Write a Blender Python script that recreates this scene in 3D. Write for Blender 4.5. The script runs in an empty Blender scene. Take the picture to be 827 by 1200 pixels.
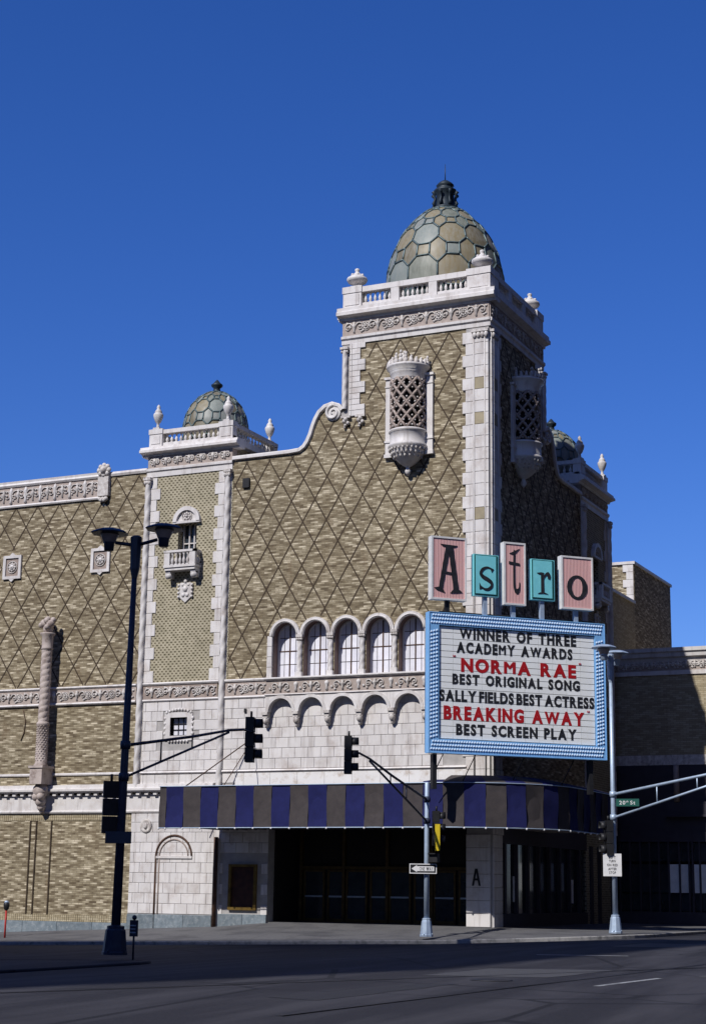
import bpy, math, random
from mathutils import Vector, Matrix
from mathutils.geometry import tessellate_polygon
random.seed(7)
PI = math.pi
sc = bpy.context.scene
col = sc.collection

# ------------------------------------------------------------ camera
cam_d = bpy.data.cameras.new('camera'); cam = bpy.data.objects.new('camera', cam_d); col.objects.link(cam)
r_ = Vector((0.90457235, 0.42608735, 0.01408688)); u_ = Vector((0.08150862, -0.20528515, 0.97530219)); f_ = Vector((-0.41845575, 0.88108319, 0.22042506))
cam.matrix_world = Matrix(((r_.x, u_.x, -f_.x, 23.31957574), (r_.y, u_.y, -f_.y, -61.99011468), (r_.z, u_.z, -f_.z, 1.29149158), (0, 0, 0, 1)))
cam_d.sensor_fit = 'VERTICAL'; cam_d.sensor_height = 36; cam_d.lens = 36 * 1964.8 / 1200
cam_d.clip_end = 5000; cam_d.clip_start = .1
sc.camera = cam

# ------------------------------------------------------------ sky and sun
TX, SZ = .25, 1.0                       # sunlight travels along (TX, 1, -SZ)
sun_az = math.atan2(-TX, -1)             # clockwise from +Y
sun_el = math.atan2(SZ, math.hypot(TX, 1))
w = bpy.data.worlds.new('World'); sc.world = w; w.use_nodes = True
nt = w.node_tree; bg = nt.nodes['Background']
sky = nt.nodes.new('ShaderNodeTexSky'); sky.sky_type = 'NISHITA'; sky.sun_disc = False
sky.sun_elevation = sun_el; sky.sun_rotation = sun_az
sky.air_density = 1.0; sky.dust_density = .45; sky.ozone_density = 4.0; sky.altitude = 300
hsv = nt.nodes.new('ShaderNodeHueSaturation'); hsv.inputs['Saturation'].default_value = 1.25; hsv.inputs['Value'].default_value = 1.0
hsv.inputs['Hue'].default_value = .505
tint = nt.nodes.new('ShaderNodeMix'); tint.data_type = 'RGBA'; tint.blend_type = 'MULTIPLY'; tint.inputs[0].default_value = 1
tint.inputs[7].default_value = (1.42, 1.62, 2.45, 1)          # the slide film's deep blue
nt.links.new(sky.outputs[0], hsv.inputs['Color']); nt.links.new(hsv.outputs[0], tint.inputs[6]); nt.links.new(tint.outputs[2], bg.inputs['Color'])
bg.inputs['Strength'].default_value = .05
sl = bpy.data.lights.new('sun', 'SUN'); sl.energy = 4.6; sl.angle = math.radians(.5); sl.color = (1, .965, .92)
sun = bpy.data.objects.new('sun', sl); col.objects.link(sun)
sun.rotation_euler = Vector((TX, 1, -SZ)).to_track_quat('-Z', 'Y').to_euler()
sc.view_settings.view_transform = 'Standard'; sc.view_settings.look = 'None'; sc.view_settings.exposure = 0; sc.view_settings.gamma = 1

# ------------------------------------------------------------ materials
def nn(t, typ, **kw):
    n = t.nodes.new(typ)
    for k, v in kw.items(): setattr(n, k, v)
    return n
def mth(t, op, a, b=None, c=None):
    n = t.nodes.new('ShaderNodeMath'); n.operation = op
    for i, v in enumerate((a, b, c)):
        if v is None: continue
        if isinstance(v, (int, float)): n.inputs[i].default_value = v
        else: t.links.new(v, n.inputs[i])
    return n.outputs[0]
def mixc(t, f, a, b):
    n = t.nodes.new('ShaderNodeMix'); n.data_type = 'RGBA'
    for i, v in ((0, f), (6, a), (7, b)):
        if isinstance(v, (int, float)): n.inputs[i].default_value = v
        elif isinstance(v, tuple): n.inputs[i].default_value = (*v, 1) if len(v) == 3 else v
        else: t.links.new(v, n.inputs[i])
    return n.outputs[2]
def sep(t, v):
    n = t.nodes.new('ShaderNodeSeparateXYZ'); t.links.new(v, n.inputs[0]); return n.outputs
def comb(t, x, y, z=0.0):
    n = t.nodes.new('ShaderNodeCombineXYZ')
    for i, v in enumerate((x, y, z)):
        if isinstance(v, (int, float)): n.inputs[i].default_value = v
        else: t.links.new(v, n.inputs[i])
    return n.outputs[0]
def noise(t, vec, scale, detail=4, rough=.6):
    n = nn(t, 'ShaderNodeTexNoise'); n.inputs['Scale'].default_value = scale; n.inputs['Detail'].default_value = detail; n.inputs['Roughness'].default_value = rough
    if vec is not None: t.links.new(vec, n.inputs['Vector'])
    return n.outputs[0]
def ramp(t, f, a, b):
    n = nn(t, 'ShaderNodeMapRange'); n.inputs[1].default_value = a; n.inputs[2].default_value = b
    t.links.new(f, n.inputs[0]); return n.outputs[0]
def base(name, rough=.8, metal=0, spec=.3):
    m = bpy.data.materials.new(name); m.use_nodes = True; t = m.node_tree; b = t.nodes['Principled BSDF']
    b.inputs['Roughness'].default_value = rough; b.inputs['Metallic'].default_value = metal
    b.inputs['Specular IOR Level'].default_value = spec
    return m, t, b
def bump(t, b, h, dist=.01, st=.6):
    n = nn(t, 'ShaderNodeBump'); n.inputs['Strength'].default_value = st; n.inputs['Distance'].default_value = dist
    t.links.new(h, n.inputs['Height']); t.links.new(n.outputs[0], b.inputs['Normal'])
def simple(name, c1, c2=None, scale=3, rough=.8, metal=0, rnd=0, spec=.3, bmp=0, dirt=None, dscale=1.2):
    m, t, b = base(name, rough, metal, spec)
    geo = nn(t, 'ShaderNodeTexCoord'); oc = geo.outputs['Object']
    pos = nn(t, 'ShaderNodeNewGeometry').outputs['Position']
    c2 = c2 or tuple(x * .75 for x in c1)
    f = ramp(t, noise(t, pos, scale), .3, .7)
    c = mixc(t, f, c1, c2)
    if dirt:
        c = mixc(t, ramp(t, noise(t, pos, dscale, 6, .7), .52, .72), c, dirt)
    if name in ('glazed_terracotta', 'ornament_terracotta'):
        px, py, pz = sep(t, pos)
        stv = noise(t, comb(t, mth(t, 'MULTIPLY', px, 5.0), mth(t, 'MULTIPLY', py, 5.0), mth(t, 'MULTIPLY', pz, .5)), 1.0, 5)
        c = mixc(t, mth(t, 'MULTIPLY', ramp(t, stv, .52, .74), .55), c, (.27, .23, .21))
    if rnd:
        oi = nn(t, 'ShaderNodeObjectInfo').outputs['Random']
        v = mth(t, 'MULTIPLY_ADD', oi, rnd * 2, 1 - rnd)
        h = nn(t, 'ShaderNodeHueSaturation'); t.links.new(c, h.inputs['Color']); t.links.new(v, h.inputs['Value']); c = h.outputs[0]
    t.links.new(c, b.inputs['Base Color'])
    if bmp: bump(t, b, noise(t, pos, scale * 6), bmp)
    return m
MAT = {}
MAT['terra'] = simple('glazed_terracotta', (.66, .635, .62), (.58, .55, .53), 1.5, .5, rnd=.06, bmp=.003, dirt=(.46, .41, .38), dscale=1.2)
MAT['terra_orn'] = simple('ornament_terracotta', (.66, .63, .60), (.42, .38, .35), 7, .6, rnd=.10, bmp=.01, dirt=(.22, .18, .17), dscale=5)
MAT['terra_pink'] = simple('pink_terracotta_ground', (.43, .36, .32), (.28, .23, .20), 6, .75, rnd=.05, bmp=.01, dirt=(.5, .44, .40), dscale=6)
MAT['joint'] = simple('joint_mortar', (.42, .40, .385), None, 3)
MAT['screen'] = simple('aged_terracotta', (.36, .29, .25), (.24, .19, .165), 4, .6, rnd=.08, bmp=.01)
MAT['reveal'] = simple('brown_glazed_reveal', (.20, .13, .11), (.12, .075, .065), 5, .5, rnd=.08)
MAT['granite'] = simple('grey_granite', (.20, .235, .26), (.12, .15, .17), 6, .5, rnd=.15, dirt=(.30, .32, .33), dscale=7)
MAT['strip'] = simple('brown_brick_strip', (.062, .042, .026), (.04, .028, .018), 5, .85, rnd=.1)
MAT['lead'] = simple('patinated_copper', (.13, .175, .175), (.07, .10, .105), 5, .45, metal=.3, rnd=.05)
MAT['darklead'] = simple('dark_patina', (.028, .042, .055), (.02, .03, .04), 5, .5, metal=.2)
MAT['shadenavy'] = simple('shaded_pole_dark', (.035, .045, .075), (.025, .03, .055), 5, .45)  # dark tone painting shade onto the left post and the short pole's arm
MAT['alu'] = simple('brushed_aluminium', (.42, .51, .62), (.33, .41, .52), 7, .45, metal=.35, rnd=.0)
MAT['black'] = simple('black_paint', (.012, .012, .014), (.02, .02, .022), 5, .5)
MAT['yellow'] = simple('yellow_enamel', (.72, .55, .03), (.5, .36, .02), 6, .45)
MAT['red'] = simple('red_enamel', (.45, .03, .02), (.3, .02, .02), 6, .5)
MAT['tan'] = simple('stained_tan_block', (.34, .29, .19), (.26, .22, .15), 4, .6, rnd=.15)
MAT['column'] = simple('weathered_column_terracotta', (.50, .43, .39), (.36, .30, .27), 3, .6, rnd=.04, bmp=.006, dirt=(.2, .15, .13), dscale=3)
MAT['bronze'] = simple('brass_frame', (.34, .22, .06), (.16, .10, .03), 4, .35, metal=.6)
MAT['doorbrass'] = simple('dull_brass', (.13, .085, .03), (.07, .045, .02), 4, .4, metal=.4)
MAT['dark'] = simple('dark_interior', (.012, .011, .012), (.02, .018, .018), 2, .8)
MAT['rust'] = simple('rusty_iron', (.10, .05, .03), (.05, .03, .022), 5, .8)
MAT['white'] = simple('white_board', (.86, .88, .88), (.80, .82, .82), 2, .5, rnd=.03)
MAT['white_rim'] = simple('white_rim_paint', (.74, .73, .72), (.6, .6, .6), 5, .4)
MAT['signblue'] = simple('sky_blue_enamel', (.22, .47, .80), (.18, .40, .72), 4, .45)
MAT['signdot'] = simple('pale_blue_bulb', (.62, .74, .88), (.5, .64, .8), 9, .4)
MAT['cyan'] = simple('turquoise_enamel', (.22, .66, .72), (.18, .58, .65), 4, .35)
MAT['ink'] = simple('black_letter', (.014, .014, .016), (.03, .03, .034), 6, .45, rnd=.2)
MAT['redink'] = simple('red_letter', (.42, .012, .016), (.34, .01, .012), 6, .45, rnd=.08)
MAT['green'] = simple('green_sign', (.01, .09, .07), None, 3, .5)
MAT['curtain'] = simple('pale_backed_glass', (.80, .80, .86), (.66, .66, .74), 2.2, .25, rnd=.10, spec=.5)
MAT['glass'] = simple('dark_window_glass', (.03, .04, .05), (.015, .02, .03), 2, .08, spec=.8, rnd=.2)
MAT['reflectglass'] = simple('painted_reflection', (.85, .87, .88), (.7, .72, .73), 3, .5, rnd=.15)  # pale colour that paints reflections onto shop panes
MAT['poster'] = simple('poster_red_brown', (.07, .028, .016), (.03, .012, .01), 4, .5)
MAT['paintedwall'] = simple('painted_white_panel', (.74, .73, .72), (.66, .64, .63), 1.5, .6, dirt=(.45, .38, .32), dscale=2.4)
MAT['soffit'] = simple('cream_soffit', (.50, .45, .40), (.38, .34, .3), 3, .7)
MAT['purple'] = simple('dark_wood_paint', (.05, .045, .06), None, 3, .6)
MAT['lens'] = simple('dull_lens', (.05, .02, .015), None, 3, .2)
MAT['lampglass'] = simple('lamp_diffuser', (.5, .42, .4), (.35, .3, .3), 5, .3)

def pinkstripes():
    m, t, b = base('pink_ribbed_enamel', .45)
    oc = nn(t, 'ShaderNodeTexCoord').outputs['Object']; x, y, z = sep(t, oc)
    s = mth(t, 'SINE', mth(t, 'MULTIPLY', x, 2 * PI / .062))
    pos = nn(t, 'ShaderNodeNewGeometry').outputs['Position']
    c = mixc(t, ramp(t, s, -.6, .9), (.80, .46, .44), (.60, .34, .33))
    c = mixc(t, ramp(t, noise(t, pos, 3), .45, .8), c, (.66, .42, .40))
    t.links.new(c, b.inputs['Base Color']); bump(t, b, s, .006)
    return m
MAT['pink'] = pinkstripes()

def brick_mat(name, bw, bh, cols, mort, diaper=True, axes='uz', pert=.5, seedv=0.0):
    """variegated brick in the object's x/z plane: one random tone per brick plus a diaper rhythm"""
    m, t, b = base(name, .85, spec=.2)
    oc = nn(t, 'ShaderNodeTexCoord').outputs['Object']; x, y, z = sep(t, oc)
    x = mth(t, 'ADD', x, y)
    row = mth(t, 'FLOOR', mth(t, 'DIVIDE', z, bh))
    off = mth(t, 'MULTIPLY', mth(t, 'MODULO', mth(t, 'ABSOLUTE', row), 2.0), .5)
    xs = mth(t, 'ADD', mth(t, 'DIVIDE', x, bw), off)
    cx = mth(t, 'FLOOR', xs); fx = mth(t, 'FRACT', xs); fz = mth(t, 'FRACT', mth(t, 'DIVIDE', z, bh))
    wn = nn(t, 'ShaderNodeTexWhiteNoise', noise_dimensions='2D'); t.links.new(comb(t, mth(t, 'ADD', cx, seedv), row), wn.inputs['Vector'])
    rv = wn.outputs[0]
    if diaper:
        # chevrons: bricks stepping up and down in tone
        ph = mth(t, 'PINGPONG', mth(t, 'MULTIPLY', row, 1.0), 7.0)
        d1 = mth(t, 'SINE', mth(t, 'MULTIPLY', mth(t, 'ADD', mth(t, 'MULTIPLY', xs, 2.0), ph), 2 * PI / 4.0))
        lf = noise(t, comb(t, mth(t, 'MULTIPLY', x, .9), mth(t, 'MULTIPLY', z, 2.2)), 1.6, 3)
        rv = mth(t, 'ADD', mth(t, 'MULTIPLY_ADD', rv, .68, -.04), mth(t, 'ADD', mth(t, 'MULTIPLY', d1, .15), mth(t, 'MULTIPLY_ADD', lf, .7, -.15)))
    cr = nn(t, 'ShaderNodeValToRGB'); e = cr.color_ramp.elements
    e[0].position = 0; e[0].color = (*cols[0], 1); e[1].position = 1; e[1].color = (*cols[-1], 1)
    for i, c in enumerate(cols[1:-1]):
        k = e.new((i + 1) / (len(cols) - 1)); k.color = (*c, 1)
    t.links.new(rv, cr.inputs[0])
    mm = mth(t, 'MAXIMUM', mth(t, 'LESS_THAN', fx, .045), mth(t, 'LESS_THAN', fz, .14))
    c = mixc(t, mth(t, 'MULTIPLY', mm, .8), cr.outputs[0], mort)
    big = noise(t, oc, .35, 5)
    c2 = nn(t, 'ShaderNodeHueSaturation'); t.links.new(c, c2.inputs['Color']); t.links.new(mth(t, 'MULTIPLY_ADD', ramp(t, big, .3, .7), .22, .88), c2.inputs['Value'])
    stain = noise(t, comb(t, mth(t, 'MULTIPLY', x, 1.3), mth(t, 'MULTIPLY', z, .45)), 1.0, 5)
    cc = mixc(t, mth(t, 'MULTIPLY', ramp(t, stain, .60, .78), .55), c2.outputs[0], (.16, .105, .06))
    t.links.new(cc, b.inputs['Base Color']); bump(t, b, mth(t, 'ADD', mth(t, 'SUBTRACT', 1.0, mm), mth(t, 'MULTIPLY', rv, .5)), .008)
    return m
MAT['brick'] = brick_mat('variegated_tan_brick', .36, .078, [(.11, .082, .05), (.205, .165, .104), (.325, .275, .185), (.60, .525, .385)], (.13, .103, .068))
MAT['brick2'] = brick_mat('buff_brick', .30, .09, [(.30, .25, .16), (.38, .32, .21), (.46, .40, .28)], (.17, .14, .09), diaper=False)

def dotbrick():
    m, t, b = base('header_pattern_brick', .85, spec=.2)
    oc = nn(t, 'ShaderNodeTexCoord').outputs['Object']; x, y, z = sep(t, oc)
    x = mth(t, 'ADD', x, y)
    BW, BH = .205, .105
    row = mth(t, 'FLOOR', mth(t, 'DIVIDE', z, BH)); off = mth(t, 'MULTIPLY', mth(t, 'MODULO', mth(t, 'ABSOLUTE', row), 2.0), .5)
    xs = mth(t, 'ADD', mth(t, 'DIVIDE', x, BW), off); fx = mth(t, 'FRACT', xs); fz = mth(t, 'FRACT', mth(t, 'DIVIDE', z, BH))
    a = mth(t, 'MULTIPLY', mth(t, 'GREATER_THAN', fx, .28), mth(t, 'LESS_THAN', fx, .74))
    q = mth(t, 'MULTIPLY', mth(t, 'GREATER_THAN', fz, .22), mth(t, 'LESS_THAN', fz, .78)); dot = mth(t, 'MULTIPLY', a, q)
    wn = nn(t, 'ShaderNodeTexWhiteNoise', noise_dimensions='2D'); t.links.new(comb(t, mth(t, 'FLOOR', xs), row), wn.inputs['Vector'])
    light = mixc(t, wn.outputs[0], (.33, .295, .205), (.43, .385, .28))
    drk = mixc(t, wn.outputs[0], (.075, .064, .038), (.14, .115, .072))
    c = mixc(t, dot, light, drk)
    big = noise(t, oc, .5, 5)
    h = nn(t, 'ShaderNodeHueSaturation'); t.links.new(c, h.inputs['Color']); t.links.new(mth(t, 'MULTIPLY_ADD', ramp(t, big, .3, .7), .22, .88), h.inputs['Value'])
    t.links.new(h.outputs[0], b.inputs['Base Color']); bump(t, b, dot, -.006)
    return m
MAT['dots'] = dotbrick()

def domepanel():
    m, t, b = base('dome_tile', .5, spec=.4)
    oi = nn(t, 'ShaderNodeObjectInfo').outputs['Random']; pos = nn(t, 'ShaderNodeNewGeometry').outputs['Position']
    cr = nn(t, 'ShaderNodeValToRGB'); e = cr.color_ramp.elements; cr.color_ramp.interpolation = 'CONSTANT'
    e[0].position = 0; e[0].color = (.195, .21, .195, 1); e[1].position = .3; e[1].color = (.215, .175, .095, 1)
    for p, c in ((.5, (.14, .155, .12)), (.62, (.23, .185, .10)), (.78, (.19, .22, .20)), (.9, (.145, .12, .07))):
        k = e.new(p); k.color = (*c, 1)
    t.links.new(oi, cr.inputs[0])
    x, y, z = sep(t, pos)
    st = noise(t, comb(t, mth(t, 'MULTIPLY', x, 5.0), mth(t, 'MULTIPLY', y, 5.0), z), 1.6, 5)
    c = mixc(t, mth(t, 'MULTIPLY', ramp(t, st, .35, .75), .6), cr.outputs[0], (.30, .30, .26))
    c = mixc(t, mth(t, 'MULTIPLY', ramp(t, noise(t, pos, 2.2, 5), .55, .8), .5), c, (.09, .085, .06))
    t.links.new(c, b.inputs['Base Color']); return m
MAT['dometile'] = domepanel()

def asphalt():
    m, t, b = base('asphalt', .85, spec=.25)
    pos = nn(t, 'ShaderNodeNewGeometry').outputs['Position']; x, y, z = sep(t, pos)
    n1 = noise(t, pos, 26, 6); n2 = noise(t, pos, .35, 4)
    trk = noise(t, comb(t, mth(t, 'MULTIPLY', mth(t, 'ADD', x, mth(t, 'MULTIPLY', y, .12)), .9), mth(t, 'MULTIPLY', y, .07)), 1.0, 5)
    c = mixc(t, ramp(t, n1, .3, .75), (.011, .011, .015), (.033, .032, .038))
    c = mixc(t, mth(t, 'MULTIPLY', ramp(t, trk, .44, .62), .8), c, (.048, .047, .055))
    c = mixc(t, mth(t, 'MULTIPLY', ramp(t, n2, .5, .7), .5), c, (.019, .018, .024))
    # crack sealing
    v = nn(t, 'ShaderNodeTexVoronoi', feature='DISTANCE_TO_EDGE'); v.inputs['Scale'].default_value = .16
    wv = nn(t, 'ShaderNodeVectorMath', operation='ADD'); t.links.new(pos, wv.inputs[0])
    nz = nn(t, 'ShaderNodeTexNoise'); nz.inputs['Scale'].default_value = .8; nz.inputs['Detail'].default_value = 5; t.links.new(nz.outputs[1], wv.inputs[1]); t.links.new(wv.outputs[0], v.inputs['Vector'])
    c = mixc(t, mth(t, 'MULTIPLY', mth(t, 'LESS_THAN', v.outputs[0], .008), .75), c, (.008, .008, .01))
    t.links.new(c, b.inputs['Base Color']); bump(t, b, n1, .01)
    return m
MAT['asphalt'] = asphalt()
def concrete():
    m, t, b = base('sidewalk_concrete', .85, spec=.2)
    pos = nn(t, 'ShaderNodeNewGeometry').outputs['Position']; x, y, z = sep(t, pos)
    jx = mth(t, 'LESS_THAN', mth(t, 'FRACT', mth(t, 'DIVIDE', x, 1.6)), .014); jy = mth(t, 'LESS_THAN', mth(t, 'FRACT', mth(t, 'DIVIDE', y, 1.6)), .014)
    n1 = noise(t, pos, 9, 6); n2 = noise(t, comb(t, mth(t, 'MULTIPLY', x, .5), y), .9, 5)
    c = mixc(t, ramp(t, n1, .3, .7), (.13, .128, .13), (.095, .094, .098))
    c = mixc(t, mth(t, 'MULTIPLY', ramp(t, n2, .48, .66), .8), c, (.055, .054, .06))
    c = mixc(t, mth(t, 'MULTIPLY', mth(t, 'MAXIMUM', jx, jy), .7), c, (.05, .05, .05))
    t.links.new(c, b.inputs['Base Color']); bump(t, b, n1, .006)
    return m
MAT['concrete'] = concrete()
MAT['kerb'] = simple('kerb_stone', (.30, .29, .28), (.2, .195, .19), 5, .8, dirt=(.10, .10, .10), dscale=2.5)
MAT['darkbrick'] = simple('dark_red_brick', (.07, .045, .038), (.05, .034, .03), 3, .9)
MAT['patchlight'] = simple('light_asphalt_patch', (.066, .066, .072), (.05, .05, .056), 9, .9)
MAT['patchdark'] = simple('dark_tar', (.016, .016, .018), (.024, .024, .027), 8, .6)
MAT['paint'] = simple('worn_road_paint', (.36, .37, .38), (.16, .165, .17), 7, .7, dirt=(.09, .09, .095), dscale=3)
def canvas():
    m, t, b = base('striped_canvas', .9, spec=.1)
    a = nn(t, 'ShaderNodeAttribute', attribute_name='stripe'); pos = nn(t, 'ShaderNodeNewGeometry').outputs['Position']
    c = mixc(t, a.outputs['Fac'], (.072, .060, .062), (.012, .014, .115))
    c2 = mixc(t, a.outputs['Fac'], (.095, .083, .082), (.016, .022, .15))
    c = mixc(t, ramp(t, noise(t, pos, 3.5, 5), .4, .7), c, c2)
    t.links.new(c, b.inputs['Base Color']); bump(t, b, noise(t, pos, 1.5, 3), .05, .5)
    return m
MAT['canvas'] = canvas()
MAT['grayc'] = simple('grey_canvas', (.062, .053, .053), (.044, .038, .040), 3.5, .9, bmp=.01)
MAT['bluec'] = simple('blue_canvas', (.011, .014, .088), (.008, .010, .066), 3.5, .9, bmp=.01)

# ------------------------------------------------------------ mesh building
class MB:
    def __init__(s): s.v = []; s.f = []; s.sm = []
    def add(s, vs, fs, smooth=False):
        n = len(s.v); s.v += [tuple(v) for v in vs]; s.f += [tuple(i + n for i in f) for f in fs]; s.sm += [smooth] * len(fs); return s
    def box(s, x0, x1, y0, y1, z0, z1):
        vs = [(x, y, z) for x in (x0, x1) for y in (y0, y1) for z in (z0, z1)]
        return s.add(vs, [(0, 1, 3, 2), (4, 6, 7, 5), (0, 4, 5, 1), (2, 3, 7, 6), (0, 2, 6, 4), (1, 5, 7, 3)])
    def prism(s, outer, holes, d0, d1, ax=1):
        """polygon in (u,z), extruded along d"""
        loops = [outer] + list(holes)
        tri = tessellate_polygon([[Vector((p[0], p[1], 0)) for p in l] for l in loops])
        pts = [p for l in loops for p in l]; n = len(pts)
        def V(p, d): return (p[0], d, p[1]) if ax == 1 else ((d, p[0], p[1]) if ax == 0 else (p[0], p[1], d))
        vs = [V(p, d1) for p in pts] + [V(p, d0) for p in pts]
        fs = [tuple(t) for t in tri] + [(t[2] + n, t[1] + n, t[0] + n) for t in tri]
        k = 0
        for l in loops:
            m = len(l)
            for i in range(m):
                a, b = k + i, k + (i + 1) % m; fs.append((a, b, b + n, a + n))
            k += m
        return s.add(vs, fs)
    def lathe(s, prof, c=(0, 0, 0), seg=16, a0=0, a1=2 * PI, smooth=True, sx=1, sy=1):
        full = abs(a1 - a0 - 2 * PI) < 1e-6; na = seg if full else seg + 1
        vs = [(c[0] + r * sx * math.cos(a0 + (a1 - a0) * i / seg), c[1] + r * sy * math.sin(a0 + (a1 - a0) * i / seg), c[2] + z) for r, z in prof for i in range(na)]
        fs = []
        for j in range(len(prof) - 1):
            for i in range(seg):
                i2 = (i + 1) % na if full else i + 1
                fs.append((j * na + i, j * na + i2, (j + 1) * na + i2, (j + 1) * na + i))
        s.add(vs, fs, smooth)
        if full:
            for j, flip in ((0, 1), (len(prof) - 1, 0)):
                if prof[j][0] > 1e-3:
                    idx = [j * na + i for i in range(na)]; n0 = len(s.v) - len(vs)
                    s.f.append(tuple(n0 + i for i in (idx[::-1] if flip else idx))); s.sm.append(False)
        return s
    def tube(s, pts, r, seg=8, smooth=True, cap=True):
        pts = [Vector(p) for p in pts]; rr = r if isinstance(r, (list, tuple)) else [r] * len(pts)
        vs = []; pn = None
        for i, p in enumerate(pts):
            d = (pts[min(i + 1, len(pts) - 1)] - pts[max(i - 1, 0)]).normalized()
            if pn is None: pn = d.orthogonal().normalized()
            pn = (pn - d * pn.dot(d)).normalized(); q = d.cross(pn)
            vs += [p + (pn * math.cos(2 * PI * k / seg) + q * math.sin(2 * PI * k / seg)) * rr[i] for k in range(seg)]
        fs = [(i * seg + k, i * seg + (k + 1) % seg, (i + 1) * seg + (k + 1) % seg, (i + 1) * seg + k) for i in range(len(pts) - 1) for k in range(seg)]
        if cap: fs += [tuple(range(seg))[::-1], tuple((len(pts) - 1) * seg + k for k in range(seg))]
        return s.add(vs, fs, smooth)
    def sphere(s, c, r, seg=8, rings=5, sc=(1, 1, 1)):
        prof = [(max(1e-4, r * math.sin(PI * j / rings)), -r * math.cos(PI * j / rings)) for j in range(rings + 1)]
        n = len(s.v); s.lathe([(p[0], p[1] * sc[2]) for p in prof], c, seg, sx=sc[0], sy=sc[1]); return s
    def xf(s, M):
        s.v = [tuple(M @ Vector(v)) for v in s.v]; return s
    def mesh(s, name, m):
        me = bpy.data.meshes.new(name); me.from_pydata(s.v, [], s.f); me.materials.append(MAT[m])
        me.polygons.foreach_set('use_smooth', s.sm); me.update()
        import bmesh
        b = bmesh.new(); b.from_mesh(me); bmesh.ops.recalc_face_normals(b, faces=b.faces); b.to_mesh(me); b.free()
        return me
def link(name, me, parent=None, M=None, label=None, kind=None):
    o = bpy.data.objects.new(name, me); col.objects.link(o)
    if parent is not None: o.parent = parent
    if M is not None: o.matrix_local = M
    if label: o['label'] = label
    if kind: o['kind'] = kind
    return o
def part(name, mb, m, parent, M=None, label=None, kind=None):
    return link(name, mb.mesh(name, m), parent, M, label, kind)
def thing(name, label, cat, loc=(0, 0, 0), rz=0, group=None):
    o = bpy.data.objects.new(name, None); col.objects.link(o); o.location = loc; o.rotation_euler = (0, 0, rz)
    o.empty_display_size = .3
    o['label'] = label; o['category'] = cat
    if group: o['group'] = group
    return o
def tag(o, label, cat, group=None):
    o['label'] = label; o['category'] = cat
    if group: o['group'] = group
    return o
T = Matrix.Translation
def arc(cx, cz, r, a0, a1, n):
    return [(cx + r * math.cos(a0 + (a1 - a0) * i / n), cz + r * math.sin(a0 + (a1 - a0) * i / n)) for i in range(n + 1)]
def arch_poly(uc, hw, z0, zs, n=12):          # opening with a round head
    return [(uc - hw, z0), (uc + hw, z0)] + arc(uc, zs, hw, 0, PI, n)
def ring(uc, zs, ri, ro, d0, d1, n=16, a0=0, a1=PI):
    return arc(uc, zs, ro, a0, a1, n) + arc(uc, zs, ri, a1, a0, n)
def clip_convex(poly, x0, x1, z0, z1):
    for ax, lim, sg in ((0, x0, 1), (0, x1, -1), (1, z0, 1), (1, z1, -1)):
        out = []
        for i in range(len(poly)):
            a, b = poly[i - 1], poly[i]; ia = (a[ax] - lim) * sg >= 0; ib = (b[ax] - lim) * sg >= 0
            if ia != ib:
                t = (lim - a[ax]) / (b[ax] - a[ax]); out.append((a[0] + (b[0] - a[0]) * t, a[1] + (b[1] - a[1]) * t))
            if ib: out.append(b)
        poly = out
        if not poly: return []
    return poly
def inside(p, poly):
    c = False
    for i in range(len(poly)):
        a, b = poly[i - 1], poly[i]
        if (a[1] > p[1]) != (b[1] > p[1]) and p[0] < (b[0] - a[0]) * (p[1] - a[1]) / (b[1] - a[1]) + a[0]: c = not c
    return c
def clip_line(p, q, polys):
    """pieces of segment p-q inside polys[0] and outside the others"""
    N = 400; out = []; st = None
    for i in range(N + 1):
        t = i / N; x = (p[0] + (q[0] - p[0]) * t, p[1] + (q[1] - p[1]) * t)
        ok = inside(x, polys[0]) and not any(inside(x, h) for h in polys[1:])
        if ok and st is None: st = x
        if not ok and st is not None: out.append((st, last)); st = None
        last = x
    if st is not None: out.append((st, last))
    return [s for s in out if math.dist(*s) > .25]

# ------------------------------------------------------------ ground
def zr(x):
    return -.50 + .028 * x if x < 0 else (-.50 + .045 * x if x < 8 else -.14)
def zw(x):
    pts = [(-60, -2.1), (-23, -.68), (-12, -.20), (-9.7, 0), (100, 0)]
    for (a, b), (c, d) in zip(pts, pts[1:]):
        if x <= c: return b + (d - b) * (x - a) / (c - a)
    return 0
g = MB(); g.box(-900, 900, -900, 900, -4.2, -4.0)
part('ground', g, 'asphalt', None, kind='structure')
g = MB(); xs = [-90 + i * 2 for i in range(46)] + [2, 4, 6, 8, 12, 30, 60, 120]
ys = [-140, -100, -70, -50, -40, -30, -20, -12, -5, 5, 20, 60, 120]
vs = [(x, y, zr(x)) for x in xs for y in ys]; n = len(ys)
g.add(vs, [(i * n + j, (i + 1) * n + j, (i + 1) * n + j + 1, i * n + j + 1) for i in range(len(xs) - 1) for j in range(n - 1)])
part('road', g, 'asphalt', None, kind='structure')
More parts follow.
